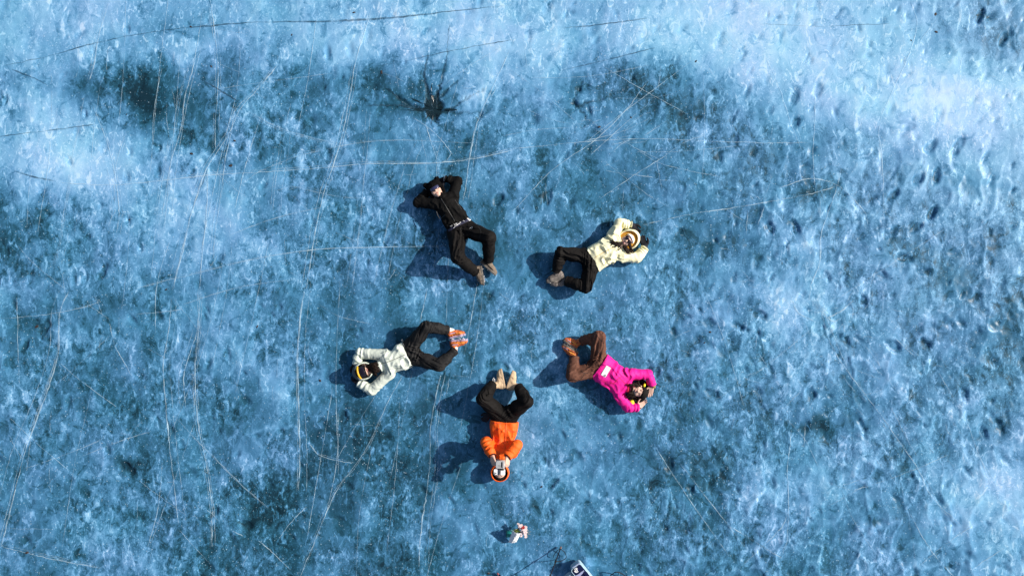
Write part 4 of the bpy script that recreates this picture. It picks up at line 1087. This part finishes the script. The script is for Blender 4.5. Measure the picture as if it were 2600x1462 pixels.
# ---- the person in the pale mint jacket
C = Person('person in pale mint jacket with yellow framed goggles and charcoal trousers', pelvis=(1049, 893, .11), hipz=.11,
  sh=[(974, 901, .12), (988, 948, .12)], el=[(915, 896, .085), (945, 990, .085)], wr=[(902, 923, .065), (910, 974, .065)], fi=[(904, 940, .045), (905, 950, .045)],
  kn=[(1083, 829, .24), (1115, 927, .22)], an=[(1137, 838, .075), (1155, 889, .075)], hem=[(1024, 869), (1049, 930)], head=(925, 941, .135), tdir=(-47, 14),
  feet=[((1140, 857, .055), (1180, 848, .055), (.1, -1)), ((1143, 866, .05), (1186, 863, .05), (.1, 1))], thigh=(.098, .074, .057), thumb=(-1, 1))
C.body(); C.jacket(MINT, seed=5, folds=1.8, cuffr=(.055, .055)); C.trousers(CHAR, seed=9, folds=1.5)
C.shoes(ORSH, LILAC, panel=[(.12, .45, .05, .022, LILAC), (.5, .85, .030, .022, AMBER), (.2, .6, .025, .012, AMBER)], tongue=WHITE); C.gloves(GLOVE, WHITE)
C.hood(MINT, DARKL, (.124, .138, .116), offs=(0, .022, -.02), open_r=(.108, .122), opc=(0, -.008, .062))
F = Field(*bounds([C.hc], .24), .006); F.add(ell(C.H(0, .026, -.022), C.ax, (.128, .144, .118)), 0); F.cut(ell(C.H(0, .022, -.02), C.ax, (.122, .136, .114)))
F.half(C.H(0, .085, .03), C.H(0, -1, .45)-C.H(0, 0, 0)); F.ground(.008); F.mesh('hood_panel', GREYF, C.root)
v, f, rim = face_patch(C.H, .95, -.038, .046, .092, .115, bulge=.010)
g = mesh_np('goggles', v, f, LENSD, C.root); tube('frame', rim+rim[:1], .008, DARKL, g, 8)
tp = [C.H(.098*math.sin(a), .052+.010*math.cos(a*1.4), .118-.094*(1-math.cos(a))) for a in np.linspace(-1.05, 1.05, 15)]
tube('top_frame', tp, [.008]+[.014]*13+[.008], GOGY, g, 8)
cq = lambda x, y, z: P(880+x/12.08, 880+y/12.08, z)
C.hair([[cq(640, 600, .2), cq(740, 560, .23), cq(840, 540, .24), cq(930, 580, .24)], [cq(700, 640, .2), cq(800, 620, .24), cq(880, 640, .245), cq(960, 640, .24)],
        [cq(740, 700, .2), cq(830, 700, .24), cq(900, 700, .245), cq(970, 700, .24)], [cq(760, 560, .21), cq(840, 520, .24), cq(930, 510, .24), cq(975, 560, .24)],
        [cq(800, 740, .2), cq(850, 780, .23), cq(890, 830, .235), cq(930, 880, .22)], [cq(760, 660, .2), cq(850, 660, .25), cq(920, 640, .25), cq(985, 620, .24)],
        [cq(700, 560, .2), cq(790, 540, .24), cq(880, 580, .25), cq(950, 660, .245)], [cq(820, 700, .21), cq(880, 760, .24), cq(940, 770, .24), cq(1030, 720, .24)],
        [cq(700, 700, .2), cq(790, 780, .22), cq(860, 860, .21), cq(870, 900, .2)]], HAIR, .022)
drape('zip', [(963, 925), (985, 918), (1010, 908), (1034, 897)], .009, ZIPG, C.root, C.jb, lift=.003)
drape('hem_band', [(1023, 872), (1034, 898), (1046, 928)], .010, GREYF, C.root, C.jb, lift=.002)
for L in ([(985, 937), (1003, 935), (1021, 933)], [(977, 899), (965, 908), (955, 915)], [(966, 897), (978, 892), (986, 893)]): drape('pocket_seam', L, .010, GREYF, C.root, C.jb, lift=.001)
tube('drawcord', [P(1022, 866, .10), P(1019, 863, .14), P(1021, 861, .12), P(1024, 867, .10)], .006, WHITE, C.root, 6)

# ---- the person in the hot pink jacket
D = Person('person in hot pink jacket and brown trousers with black beanie', pelvis=(1511, 926, .11), hipz=.105,
  sh=[(1604, 950, .12), (1571, 1004, .12)], el=[(1645, 951, .085), (1594, 1034, .085)], wr=[(1656, 979, .07), (1622, 1035, .07)], fi=[(1648, 1003, .05), (1635, 1018, .05)],
  kn=[(1521, 856, .21), (1453, 953, .21)], an=[(1474, 866, .075), (1458, 906, .075)], hem=[(1540, 897), (1501, 960)], head=(1621, 993, .135), tdir=(34, 14),
  feet=[((1462, 884, .05), (1432, 863, .05), (.58, -.8)), ((1467, 895, .05), (1429, 874, .05), (-.5, .86))], thigh=(.094, .072, .056), thumb=(-1, 1), curl=.3)
D.body(); D.jacket(PINK, seed=6, co=.035, folds=1.6); D.trousers(BROWN, seed=12, folds=1.9); D.shoes(ORSH, TAUPES, panel=[(.1, .5, .045, .022, AMBER), (.55, .9, .028, .022, LILAC)])
F = Field(*bounds([D.hc], .2), .005); F.add(ell(D.H(0, .05, -.008), D.ax, (.086, .085, .104)), 0); F.add(ell(D.H(0, .0, -.05), D.ax, (.084, .08, .06)), .02)
F.half(D.H(0, .030, .05), D.H(0, -1, .35)-D.H(0, 0, 0)); F.ground(.02); F.mesh('beanie', DARKL, D.root)
dq = lambda x, y, z: P(1570+x/14.49, 950+y/14.49, z)
D.hair([[dq(700, 440, .19), dq(580, 400, .21), dq(480, 370, .235), dq(370, 370, .24)], [dq(760, 520, .18), dq(700, 400, .2), dq(600, 340, .22), dq(520, 330, .22)],
        [dq(620, 760, .17), dq(520, 740, .19), dq(430, 760, .2), dq(320, 830, .2)], [dq(640, 800, .16), dq(520, 820, .18), dq(400, 820, .18), dq(290, 880, .18)],
        [dq(560, 720, .18), dq(460, 690, .21), dq(380, 700, .22), dq(330, 760, .22)], [dq(800, 480, .16), dq(760, 360, .17), dq(740, 280, .17), dq(760, 220, .16)],
        [dq(700, 820, .15), dq(560, 870, .14), dq(430, 900, .14), dq(350, 960, .13)], [dq(520, 540, .19), dq(500, 460, .21), dq(460, 400, .235), dq(400, 400, .24)],
        [dq(500, 620, .19), dq(480, 700, .2), dq(420, 760, .2), dq(340, 850, .18)]], HAIR, .017)
# the hood lies open behind the head
F = Field(*bounds([D.hc], .26), .006); F.add(ell(D.H(0, .035, -.08), D.ax, (.165, .125, .05)), 0); F.cut(ell(D.H(0, .03, -.045), D.ax, (.150, .11, .05))); F.ground(.006)
hd = F.mesh('hood', DARKL, D.root)
for q, r0 in ((dq(490, 1050, .10), (.042, .036)), (dq(950, 420, .11), (.032, .018))):
    F = Field(*bounds([q], .08), .005); F.add(ell(q, D.ax, (r0[0], r0[1], .020)), 0); F.disp(lambda p: .003*(noise3(p*40, 2)-.5)*2); F.ground(.006); F.mesh('hood_pad', YNEON, hd)
drape('collar_lining', [(1592, 973), (1596, 985), (1594, 996)], .045, REDL, D.root, D.jb, lift=.006)
tube('watch_strap', [D.wr[0]+nrm(D.fi[0]-D.wr[0])*.014+(V(1, 0, 0)*math.cos(a)+V(0, 0, 1)*math.sin(a))*.030 for a in np.linspace(0, 2*math.pi, 15)], .006, DARKL, D.root, 6)
slab('watch', D.wr[0]+V(.022, -.010, .022), (1, .2, .3), (0, 1, 0), (-.5, 0, 1), .016, .019, .005, .006, mat('watch_gold', (.62, .50, .14), .4, var=.1), D.root)
tube('bracelet', [D.wr[1]+nrm(D.fi[1]-D.wr[1])*.012+(nrm(V(1, -.6, 0))*math.cos(a)+V(0, 0, 1)*math.sin(a))*.032 for a in np.linspace(0, 2*math.pi, 15)], .004, DARKL, D.root, 6)
drape('chest_panel', [(1570, 956), (1579, 965), (1590, 977)], .010, REDL, D.root, D.jb, lift=.001)
for L in ([(1567, 963), (1558, 972), (1550, 970)], [(1541, 975), (1534, 968), (1526, 964)], [(1552, 968), (1545, 980), (1538, 978)], [(1578, 955), (1566, 962), (1556, 975)]): drape('pocket_seam', L, .010, REDL, D.root, D.jb, lift=.001)
drape('hem_seam', [(1543, 905), (1526, 931), (1509, 958)], .006, REDL, D.root, D.jb, lift=.001)
for L in ([(1515, 851), (1523, 862), (1534, 866)], [(1516, 886), (1521, 897), (1527, 909)], [(1448, 960), (1457, 961), (1465, 969)], [(1475, 940), (1481, 945), (1497, 945)], [(1531, 868), (1529, 885), (1521, 896)], [(1484, 944), (1477, 958), (1466, 967)]):
    drape('knee_seam', L, .011, STITCH, D.tro, D.tb, lift=.002)

# ---- the person in orange who holds the remote
E = Person('person in orange hooded jacket and tan boots holding a remote overhead', pelvis=(1281, 1047, .11), hipz=.11,
  sh=[(1246, 1146, .13), (1302, 1148, .13)], el=[(1234, 1122, .33), (1313, 1129, .32)], wr=[(1250, 1157, .44), (1288, 1160, .44)], fi=[(1256, 1180, .49), (1286, 1184, .49)],
  kn=[(1226, 1012, .28), (1337, 1019, .26)], an=[(1251, 975, .09), (1315, 980, .09)], hem=[(1245, 1067), (1316, 1070)], head=(1269, 1197, .125), tdir=(0, 1),
  feet=[((1281, 985, .055), (1271, 937, .055), (-1, .1)), ((1287, 987, .055), (1304, 942, .055), (1, .2))], thigh=(.106, .083, .064), thumb=(1, -1), curl=.75,
  handN=[V(-.75, .25, .6), V(.75, .25, .6)])
E.body(); E.jacket(ORANGE, seed=8, folds=1.5, cuffr=(.050, .050)); E.trousers(BLACKP, seed=15, folds=1.2); E.shoes(TANB, TAND, spikes=False, high=True)
E.hood(ORANGE, DARKL, (.128, .126, .118), offs=(0, .012, -.008), open_r=(.112, .110), opc=(0, .008, .068))
F = Field(*bounds([E.hc], .16), .005); F.add(ell(E.H(0, .03, -.008), E.ax, (.082, .098, .092)), 0); F.half(E.H(0, .03, 0), E.H(0, -1, .5)-E.H(0, 0, 0)); F.mesh('beanie', DARKL, E.root)
for i in (0, 1):
    d = nrm(E.wr[i]-E.el[i]); q = E.wr[i]-d*.004; a = nrm(np.cross(d, [0, 0, 1])); b = np.cross(a, d)
    tube('inner_cuff', [q+(a*math.cos(x)+b*math.sin(x))*.044 for x in np.linspace(0, 2*math.pi, 17)], .009, DARKL, E.root, 6)
drape('zip', [(1285, 1069), (1284, 1090), (1283, 1112), (1279, 1135)], .022, mat('orange_zip_flap', (.80, .10, .012), .65, var=.08), E.root, E.jb, lift=.004)
for L in ([(1248, 1074), (1260, 1073), (1274, 1074)], [(1256, 1092), (1265, 1088), (1271, 1084)], [(1246, 1112), (1257, 1113), (1269, 1116)], [(1288, 1088), (1300, 1095), (1312, 1094)], [(1262, 1130), (1266, 1122), (1270, 1112)]): drape('pocket_seam', L, .008, REDL, E.root, E.jb, lift=.001)
drape('snap', [(1284.5, 1070), (1286, 1071)], .014, ZIPD, E.root, E.jb, lift=.006, n=2)
tube('boot_pull_loop', [P(1253, 972, .10), P(1251, 963, .11), P(1254, 958, .11), P(1256, 962, .11), P(1256, 970, .10)], .004, WHITE, E.root, 6)
gl = Field(*bounds([P(1236, 1057, .12)], .10), .005)      # spare glove tucked at the hip
for pr, k in hand_prims(P(1243, 1052, .13), P(1233, 1062, .10)-P(1243, 1052, .13), V(0, 0, 1), 1, .3, grow=.006): gl.add(pr, k)
gl.mesh('spare_glove', GLOVE, E.root)

# ------------------------------------------------------------------ loose things
GREY = mat('grey_plastic', (.36, .37, .38), .5, var=.05); BLKP = mat('black_plastic', (.009, .009, .010), .5, var=.2, spec=.2)
PHW = mat('white_phone_glass', (.82, .81, .82), .25, var=.03)
def phone(c, ax, ay, az, label, hl=.0735, hw=.0358, cam=(-1, 1), cs=(.0)):
    t = thing('phone', label, 'phone', c)
    slab('phone_body', c, ax, ay, az, hl, hw, .004, .010, PHW, t)
    ax, ay, az = nrm(ax), nrm(ay), nrm(az)
    q = c+ax*(hl-.021)*cam[0]+ay*(hw-.019)*cam[1]+az*.0048
    m = slab('camera_island', q, ax, ay, az, .0165, .0165, .0012, .006, PHW, t, bev=.0004)
    for dx, dy in ((-.007, .0075), (-.007, -.0075), (.008, 0)):
        b = q+ax*dx+ay*dy
        tube('camera_lens', [b, b+az*.0035], [.0068, .0062], BLKP, m, 12)
    e = c+az*.0045; tube('logo', [e, e+az*.0004], [.006, .006], mat('phone_logo', (.55, .55, .56), .3, var=.03), t, 12)
    return t
zc = P(1538, 942.5, .0); bz = top_z(D.jb, P(1538, 942.5, .24)[0], P(1538, 942.5, .24)[1], .23)
pc = P(1538.5, 942.5, bz+.012); pa = P(1545, 931, .25)-P(1531, 954, .25)
# rest on the jacket: take the slope from three points of it
axx = nrm(pa*V(1, 1, 0)); ayy = V(-axx[1], axx[0], 0)
zA, zB = [max(top_z(D.jb, *(pc+axx*d+ayy*e)[:2], bz) for e in (-.03, 0, .03)) for d in (.06, -.06)]
zC, zD = [max(top_z(D.jb, *(pc+ayy*d+axx*e)[:2], bz) for e in (-.05, 0, .05)) for d in (.03, -.03)]
ax3 = nrm(axx+V(0, 0, (zA-zB)/.12)); ay3 = nrm(ayy+V(0, 0, (zC-zD)/.06)); az3 = nrm(np.cross(ax3, ay3)); ay3 = np.cross(az3, ax3)
pc[2] = max((zA+zB)/2, (zC+zD)/2)+.004
phone(pc, ax3, ay3, az3, 'white phone lying on the belly of the hot pink jacket', cam=(-1, -1))

# remote: seen from behind, held over the face
rc = P(1270, 1179, .50); RX = V(1, -.03, 0); RY = nrm(V(.03, 1, -.15)); RZ = np.cross(RX, RY)
rt = thing('drone_remote', 'grey drone remote with black clamp held in two bare hands', 'remote', rc)
slab('housing', rc, RX, RY, RZ, .058, .050, .016, .016, GREY, rt, bev=.005)
slab('grip_band', rc+RX*.020+RZ*.0165, RX, RY, RZ, .007, .036, .0025, .005, BLKP, rt)
slab('vent_slot', rc-RX*.012-RY*.012+RZ*.0165, RX, RY, RZ, .0165, .0022, .0015, .001, BLKP, rt, bev=.0003)
slab('side_grip', rc+RX*.045+RZ*.010, RX, RY, RZ, .011, .046, .010, .008, mat('light_grey_plastic', (.48, .47, .47), .5, var=.05), rt, bev=.003)
slab('seam_line', rc-RY*.028+RZ*.0163, RX, RY, RZ, .034, .001, .0012, .0005, mat('dark_grey_plastic', (.12, .12, .12), .5, var=.1), rt, bev=.0002)
cl = slab('phone_clamp', rc-RY*.054+RZ*.004, RX, RY, RZ, .030, .008, .010, .004, BLKP, rt, bev=.002)
for k in (-1, 1):
    slab('clamp_arm', rc-RY*.092+RX*(k*.010-.004)+RZ*.014, RX, RY, RZ, .0035, .044, .004, .003, BLKP, cl)
    tube('clamp_foot', [rc-RY*.132+RX*(k*.010-.004)+RZ*.012, rc-RY*.138+RX*(k*.010-.004)+RZ*.000], .005, GREY, cl, 8)
slab('clamp_bracket', rc-RY*.060+RX*.030+RZ*.006, RX, RY, RZ, .020, .010, .009, .004, BLKP, cl)
phone(rc-RY*.093-RX*.006+RZ*.003, RX, RY, RZ, 'white phone clipped landscape into the grey remote', cam=(-1, -1))

# bouquet in a teal cup, lying on the ice
TEAL = mat('teal_cup', (.012, .20, .185), .4, var=.15); PAPER = mat('white_paper', (.84, .84, .85), .8, var=.03, scale=20); STEM = mat('green_stem', (.09, .13, .02), .7, var=.4)
PETW = mat('blush_petal', (.82, .68, .68), .7, var=.2, scale=60); PETR = mat('red_petal', (.40, .035, .035), .7, var=.3, scale=60); RIB = mat('mint_ribbon', (.25, .66, .60), .5, var=.1); TWIG = mat('dry_twig', (.30, .25, .14), .8, var=.3)
fq = lambda x, y, z: P(1225+x/16.1, 1310+y/16.1, z)
bq = thing('flower_bouquet', 'pink and white flower bouquet in white paper and teal cup on ice', 'bouquet', fq(1330, 720, 0))
cup = tube('cup', [fq(975, 720, .055), fq(1000, 720, .055), fq(1120, 712, .058), fq(1250, 705, .060)], [.040, .043, .046, .050], TEAL, bq, 20)
tube('cup_rim', [fq(1250, 705, .060)+V(0, math.cos(a)*.050, math.sin(a)*.050) for a in np.linspace(0, 2*math.pi, 21)], .004, BLKP, cup, 6)
tube('cup_base', [fq(965, 720, .055), fq(985, 720, .055)], [.040, .043], BLKP, cup, 20)
# crumpled paper cone
G = 13; vs, fs = [], []
cornr = {(0, 0): fq(1225, 560, .15), (1, 0): fq(1065, 1060, .03), (0, 1): fq(1570, 690, .12), (1, 1): fq(1420, 1050, .04)}
for j in range(G):
    for i in range(G):
        a, b = i/(G-1), j/(G-1)
        p = cornr[0, 0]*(1-a)*(1-b)+cornr[1, 0]*a*(1-b)+cornr[0, 1]*(1-a)*b+cornr[1, 1]*a*b
        p = p.copy(); p[2] += .055*math.sin(math.pi*min(1, b*1.05))*(1-a*.6)+.012*abs(math.sin(b*7+a*3))+.008*(random.random()-.5)
        p[0] += .012*math.sin(b*5)*(a); vs.append(p)
for j in range(G-1):
    for i in range(G-1): q = j*G+i; fs.append([q, q+1, q+G+1, q+G])
n = len(vs); vs += [v-V(0, 0, .003) for v in vs]; fs += [[i+n for i in f[::-1]] for f in fs]
for k in range(G-1):
    for a, b in ((k, k+1), (G*(G-1)+k+1, G*(G-1)+k), (G*(k+1), G*k), (G*k+G-1, G*(k+1)+G-1)): fs.append([b, a, a+n, b+n])
mesh_np('paper_wrap', vs, fs, PAPER, bq, smooth=False)
tube('ribbon', [fq(1100, 580, .10), fq(1180, 600, .125), fq(1240, 600, .14), fq(1290, 640, .14)], [.006, .008, .009, .004], RIB, bq, 6)
tube('ribbon', [fq(1160, 550, .09), fq(1220, 580, .13), fq(1250, 620, .14)], [.004, .006, .006], RIB, bq, 6)
for k in range(16):
    y0 = 620+random.uniform(-40, 60); y1 = 560+random.uniform(-60, 170)
    tube('stem', [fq(1230, y0, .09), fq(1350, (y0+y1)/2+random.uniform(-15, 15), .11+random.uniform(-.02, .02)), fq(1520, y1, .10+random.uniform(-.03, .03))], [.003, .0032, .002], STEM, bq, 5)
tube('stem', [fq(1240, 600, .12), fq(1330, 560, .135), fq(1410, 515, .14)], .0035, TWIG, bq, 5)
def blossom(c, r, m, seed):
    rr = random.Random(seed); vs, fs = [], []
    for ring, (cnt, rad, lift) in enumerate(((6, 1.0, .1), (5, .7, .45), (3, .4, .8))):
        for k in range(cnt):
            a = 2*math.pi*(k+ring*.5)/cnt+rr.uniform(-.2, .2); d = V(math.cos(a), math.sin(a), 0); s = V(-d[1], d[0], 0); b0 = len(vs)
            R = r*rad*rr.uniform(.85, 1.15); zz = V(0, 0, 1)
            for u, wd, up in ((.0, .18, 0), (.45, .48, .25), (.8, .5, .30), (1.05, .22, .22)):
                for sd in (-1, 0, 1): vs.append(c+d*R*u+s*R*wd*sd+zz*(r*lift*.7+R*up-(.12*R if sd == 0 else 0)))
            for u in range(3):
                for q in range(2): i0 = b0+u*3+q; fs.append([i0, i0+1, i0+4, i0+3])
    return mesh_np('blossom', vs, fs, m, bq)
for k, (x, y, z, r, red) in enumerate([(1460, 320, .09, 1.1, 0), (1540, 400, .12, 1.6, 0), (1520, 470, .10, 1.1, 0), (1590, 370, .11, 1.2, 0), (1680, 430, .12, 1.1, 1), (1640, 500, .13, 1.2, 1), (1760, 440, .11, 1.3, 0),
    (1690, 480, .12, .9, 1), (1760, 530, .12, 1.3, 0), (1610, 560, .13, 1.2, 0), (1700, 590, .14, 1.5, 0), (1770, 640, .12, 1.3, 0), (1640, 640, .12, 1.0, 0), (1720, 700, .13, 1.4, 0), (1600, 700, .12, 1.1, 0),
    (1590, 780, .10, 1.2, 0), (1760, 760, .10, 1.2, 0), (1760, 830, .08, 1.2, 0), (1640, 600, .10, .9, 1), (1560, 740, .10, .8, 1), (1720, 650, .13, .8, 1), (1480, 420, .09, 1, 0)]):
    blossom(fq(x, y, z), .0165*r, PETR if red else PETW, k)
for k, (x0, y0, x1, y1) in enumerate([(1780, 450, 1850, 470), (1790, 640, 1990, 625), (1780, 650, 1910, 690), (1740, 420, 1760, 350), (1470, 300, 1430, 250), (1790, 700, 1960, 740), (1780, 780, 1890, 830), (1800, 600, 1900, 560)]):
    tube('twig', [fq(x0, y0, .10), fq((x0+x1)/2, (y0+y1)/2+6, .09), fq(x1, y1, .075)], [.003, .0022, .001], TWIG, bq, 5)
for k in range(7):
    c = fq(1480+random.uniform(-60, 120), 620+random.uniform(-100, 60), .085); a = random.uniform(0, 6.3); d = V(math.cos(a), math.sin(a), .2); s = V(-d[1], d[0], .1)
    mesh_np('leaf', [c, c+d*.03+s*.012, c+d*.065, c+d*.03-s*.012, c+d*.032+V(0, 0, .008)], [[0, 1, 4], [1, 2, 4], [2, 3, 4], [3, 0, 4]], mat('dark_leaf', (.03, .055, .015), .7, var=.4), bq)

# trekking pole propped at a slant with its wrist strap, grip end on the ice
tp_ = thing('trekking_pole', 'dark trekking pole with loose wrist strap slanting up from the ice', 'pole', P(1424, 1388, 0), 'poles by the gear')
p0 = P(1424, 1389, .02); p1 = P(1397, 1461, .30); p2 = P(1376, 1517, .52); p3 = P(1352, 1580, .76)
shf = tube('shaft', [p0, p0+(p1-p0)*.4, p1, p2, p3], [.0075, .007, .007, .0065, .005], mat('pole_black', (.006, .007, .014), .5, var=.2, spec=.15), tp_, 10)
tube('grip_cap', [p0-(p1-p0)*.02, p0+(p1-p0)*.06], [.016, .013], mat('pole_cap', (.13, .09, .09), .5, var=.2), tp_, 10)
for t_ in (.47, .97): tube('clamp_collar', [p0+(p1-p0)*t_, p0+(p1-p0)*(t_+.07)], [.014, .013], BLKP, tp_, 10)
pz = lambda x, y, z: P(1380+x/9.908, 1380+y/9.908, z)
tube('wrist_strap', catmull([pz(430, 130, .05), pz(500, 180, .05), pz(535, 210, .04), pz(572, 320, .03), pz(520, 390, .05), pz(420, 435, .12), pz(320, 440, .16)], 5), .0045, BLKP, tp_, 6)
tube('wrist_strap', catmull([pz(420, 120, .05), pz(350, 165, .05), pz(290, 230, .04), pz(255, 300, .03), pz(250, 340, .012)], 5), .0045, BLKP, tp_, 6)
t2 = thing('trekking_pole', 'dark pole end with reddish cap lying flat on the ice', 'pole', P(1264, 1456, 0), 'poles by the gear')
tube('shaft', [P(1264, 1456, .014), P(1276, 1466, .014), P(1330, 1512, .014), P(1400, 1570, .014)], [.012, .009, .009, .008], MATS['pole_black'], t2, 10)
tube('grip_cap', [P(1262, 1454, .014), P(1266, 1458, .014)], [.013, .014], mat('red_cap', (.22, .05, .06), .5, var=.2), t2, 10)

# open clamshell gear case
SHELL = mat('pale_ice_blue_shell', (.36, .52, .62), .5, var=.05); LINER = mat('navy_case_liner', (.004, .008, .048), .7, var=.3, spec=.15); LILP = mat('lilac_panel', (.30, .34, .52), .6, var=.1)
gc = thing('gear_case', 'open pale blue clamshell case with navy lining and white print', 'case', P(1490, 1470, 0))
cu = nrm(P(1505, 1462)-P(1475, 1425)); cv = V(-cu[1], cu[0], 0)*-1       # long side, short side (towards lower left)
if cv[0] > 0: cv = -cv
kz = V(0, 0, 1); hz = .10
cA = P(1472, 1428, .16)
def tray(origin, lu, lv, h, nm):
    c = origin+cu*lu/2+cv*lv/2; c[2] = h/2+.006
    sh = slab(nm, c, cu, cv, kz, lu/2, lv/2, h/2, .035, SHELL, gc, bev=.008)
    rim = [];
    for cx, cy, a0 in ((1, 1, 0), (-1, 1, 90), (-1, -1, 180), (1, -1, 270)):
        for k in range(6):
            a = math.radians(a0+18*k); rim.append(c+cu*(cx*(lu/2-.035)+.031*math.cos(a))+cv*(cy*(lv/2-.035)+.031*math.sin(a))+kz*(h/2))
    tube('rim', rim+rim[:1], .006, SHELL, sh, 8)
    slab('liner', c+kz*(h/2+.001), cu, cv, kz, lu/2-.007, lv/2-.007, .003, .030, LINER, sh, bev=.0005)
    return sh, c+kz*(h/2+.006)
s1, t1 = tray(cA, .46, .165, .15, 'lid')
s2, t2_ = tray(cA+cv*.185+cu*.055, .46, .16, .12, 'base_tray')
gz = lambda x, y: P(1380+x/9.908, 1380+y/9.908, .16)
def patch(name, pl, m, par, z0):
    pts = [gz(x, y) for x, y in pl]; n = len(pts); vs = [V(p[0], p[1], z0) for p in pts]+[V(p[0], p[1], z0+.0025) for p in pts]
    fs = [list(range(n, 2*n))]+[[i, (i+1) % n, (i+1) % n+n, i+n] for i in range(n)]
    return mesh_np(name, vs, fs, m, par, smooth=False)
patch('print_panel', [(720, 600), (760, 590), (930, 480), (900, 475), (740, 580)], LILP, s1, t1[2])
patch('print_panel', [(760, 800), (840, 780), (900, 740), (960, 690), (1010, 660), (1035, 690), (990, 730), (960, 760), (900, 840), (800, 840)], LILP, s1, t1[2])
c = gz(822, 655); 
tube('emblem', [V(c[0], c[1], t1[2]), V(c[0], c[1], t1[2]+.003)], [.036, .036], LINER, s1, 20)
for r, a0, a1 in ((.027, 60, 160), (.027, 190, 330), (.012, 0, 360)):
    tube('emblem_ring', [V(c[0]+r*math.cos(math.radians(a)), c[1]+r*math.sin(math.radians(a)), t1[2]+.005) for a in np.linspace(a0, a1, 13)], .006, PRINTW, s1, 6)
patch('mesh_pocket', [(1000, 700), (1060, 670), (1110, 720), (1170, 820), (1060, 820), (1010, 740)], LINER, s1, t1[2]+.003)
tube('hinge', [s1.matrix_world.translation*0+Vector(cA+cv*.175+cu*.10-V(0, 0, .12)), Vector(cA+cv*.175+cu*.42-V(0, 0, .12))], .012, LINER, gc, 8)

# black carry strap rising off the ice beside the case
st = thing('carry_strap', 'thin black carry strap arching over the ice beside the case', 'strap', P(1565, 1470, 0))
tube('strap', catmull([pz(1560, 900, .010), pz(1650, 830, .03), pz(1730, 760, .06), pz(1800, 712, .09), pz(1880, 712, .09), pz(1960, 740, .07), pz(2060, 810, .04), pz(2140, 900, .010)], 6), .0065, BLKP, st, 8)
pt_ = thing('paper_scrap', 'folded white paper corner beside the black strap', 'paper', P(1608, 1464, 0))
mesh_np('sheet', [P(1605, 1457, .03), P(1600, 1475, .006), P(1622, 1478, .006), P(1612, 1464, .03), P(1605, 1457, .026), P(1600, 1475, .004), P(1622, 1478, .004), P(1612, 1464, .026)],
        [[0, 1, 2, 3], [7, 6, 5, 4], [0, 4, 5, 1], [1, 5, 6, 2], [2, 6, 7, 3], [3, 7, 4, 0]], PAPER, pt_, smooth=False)
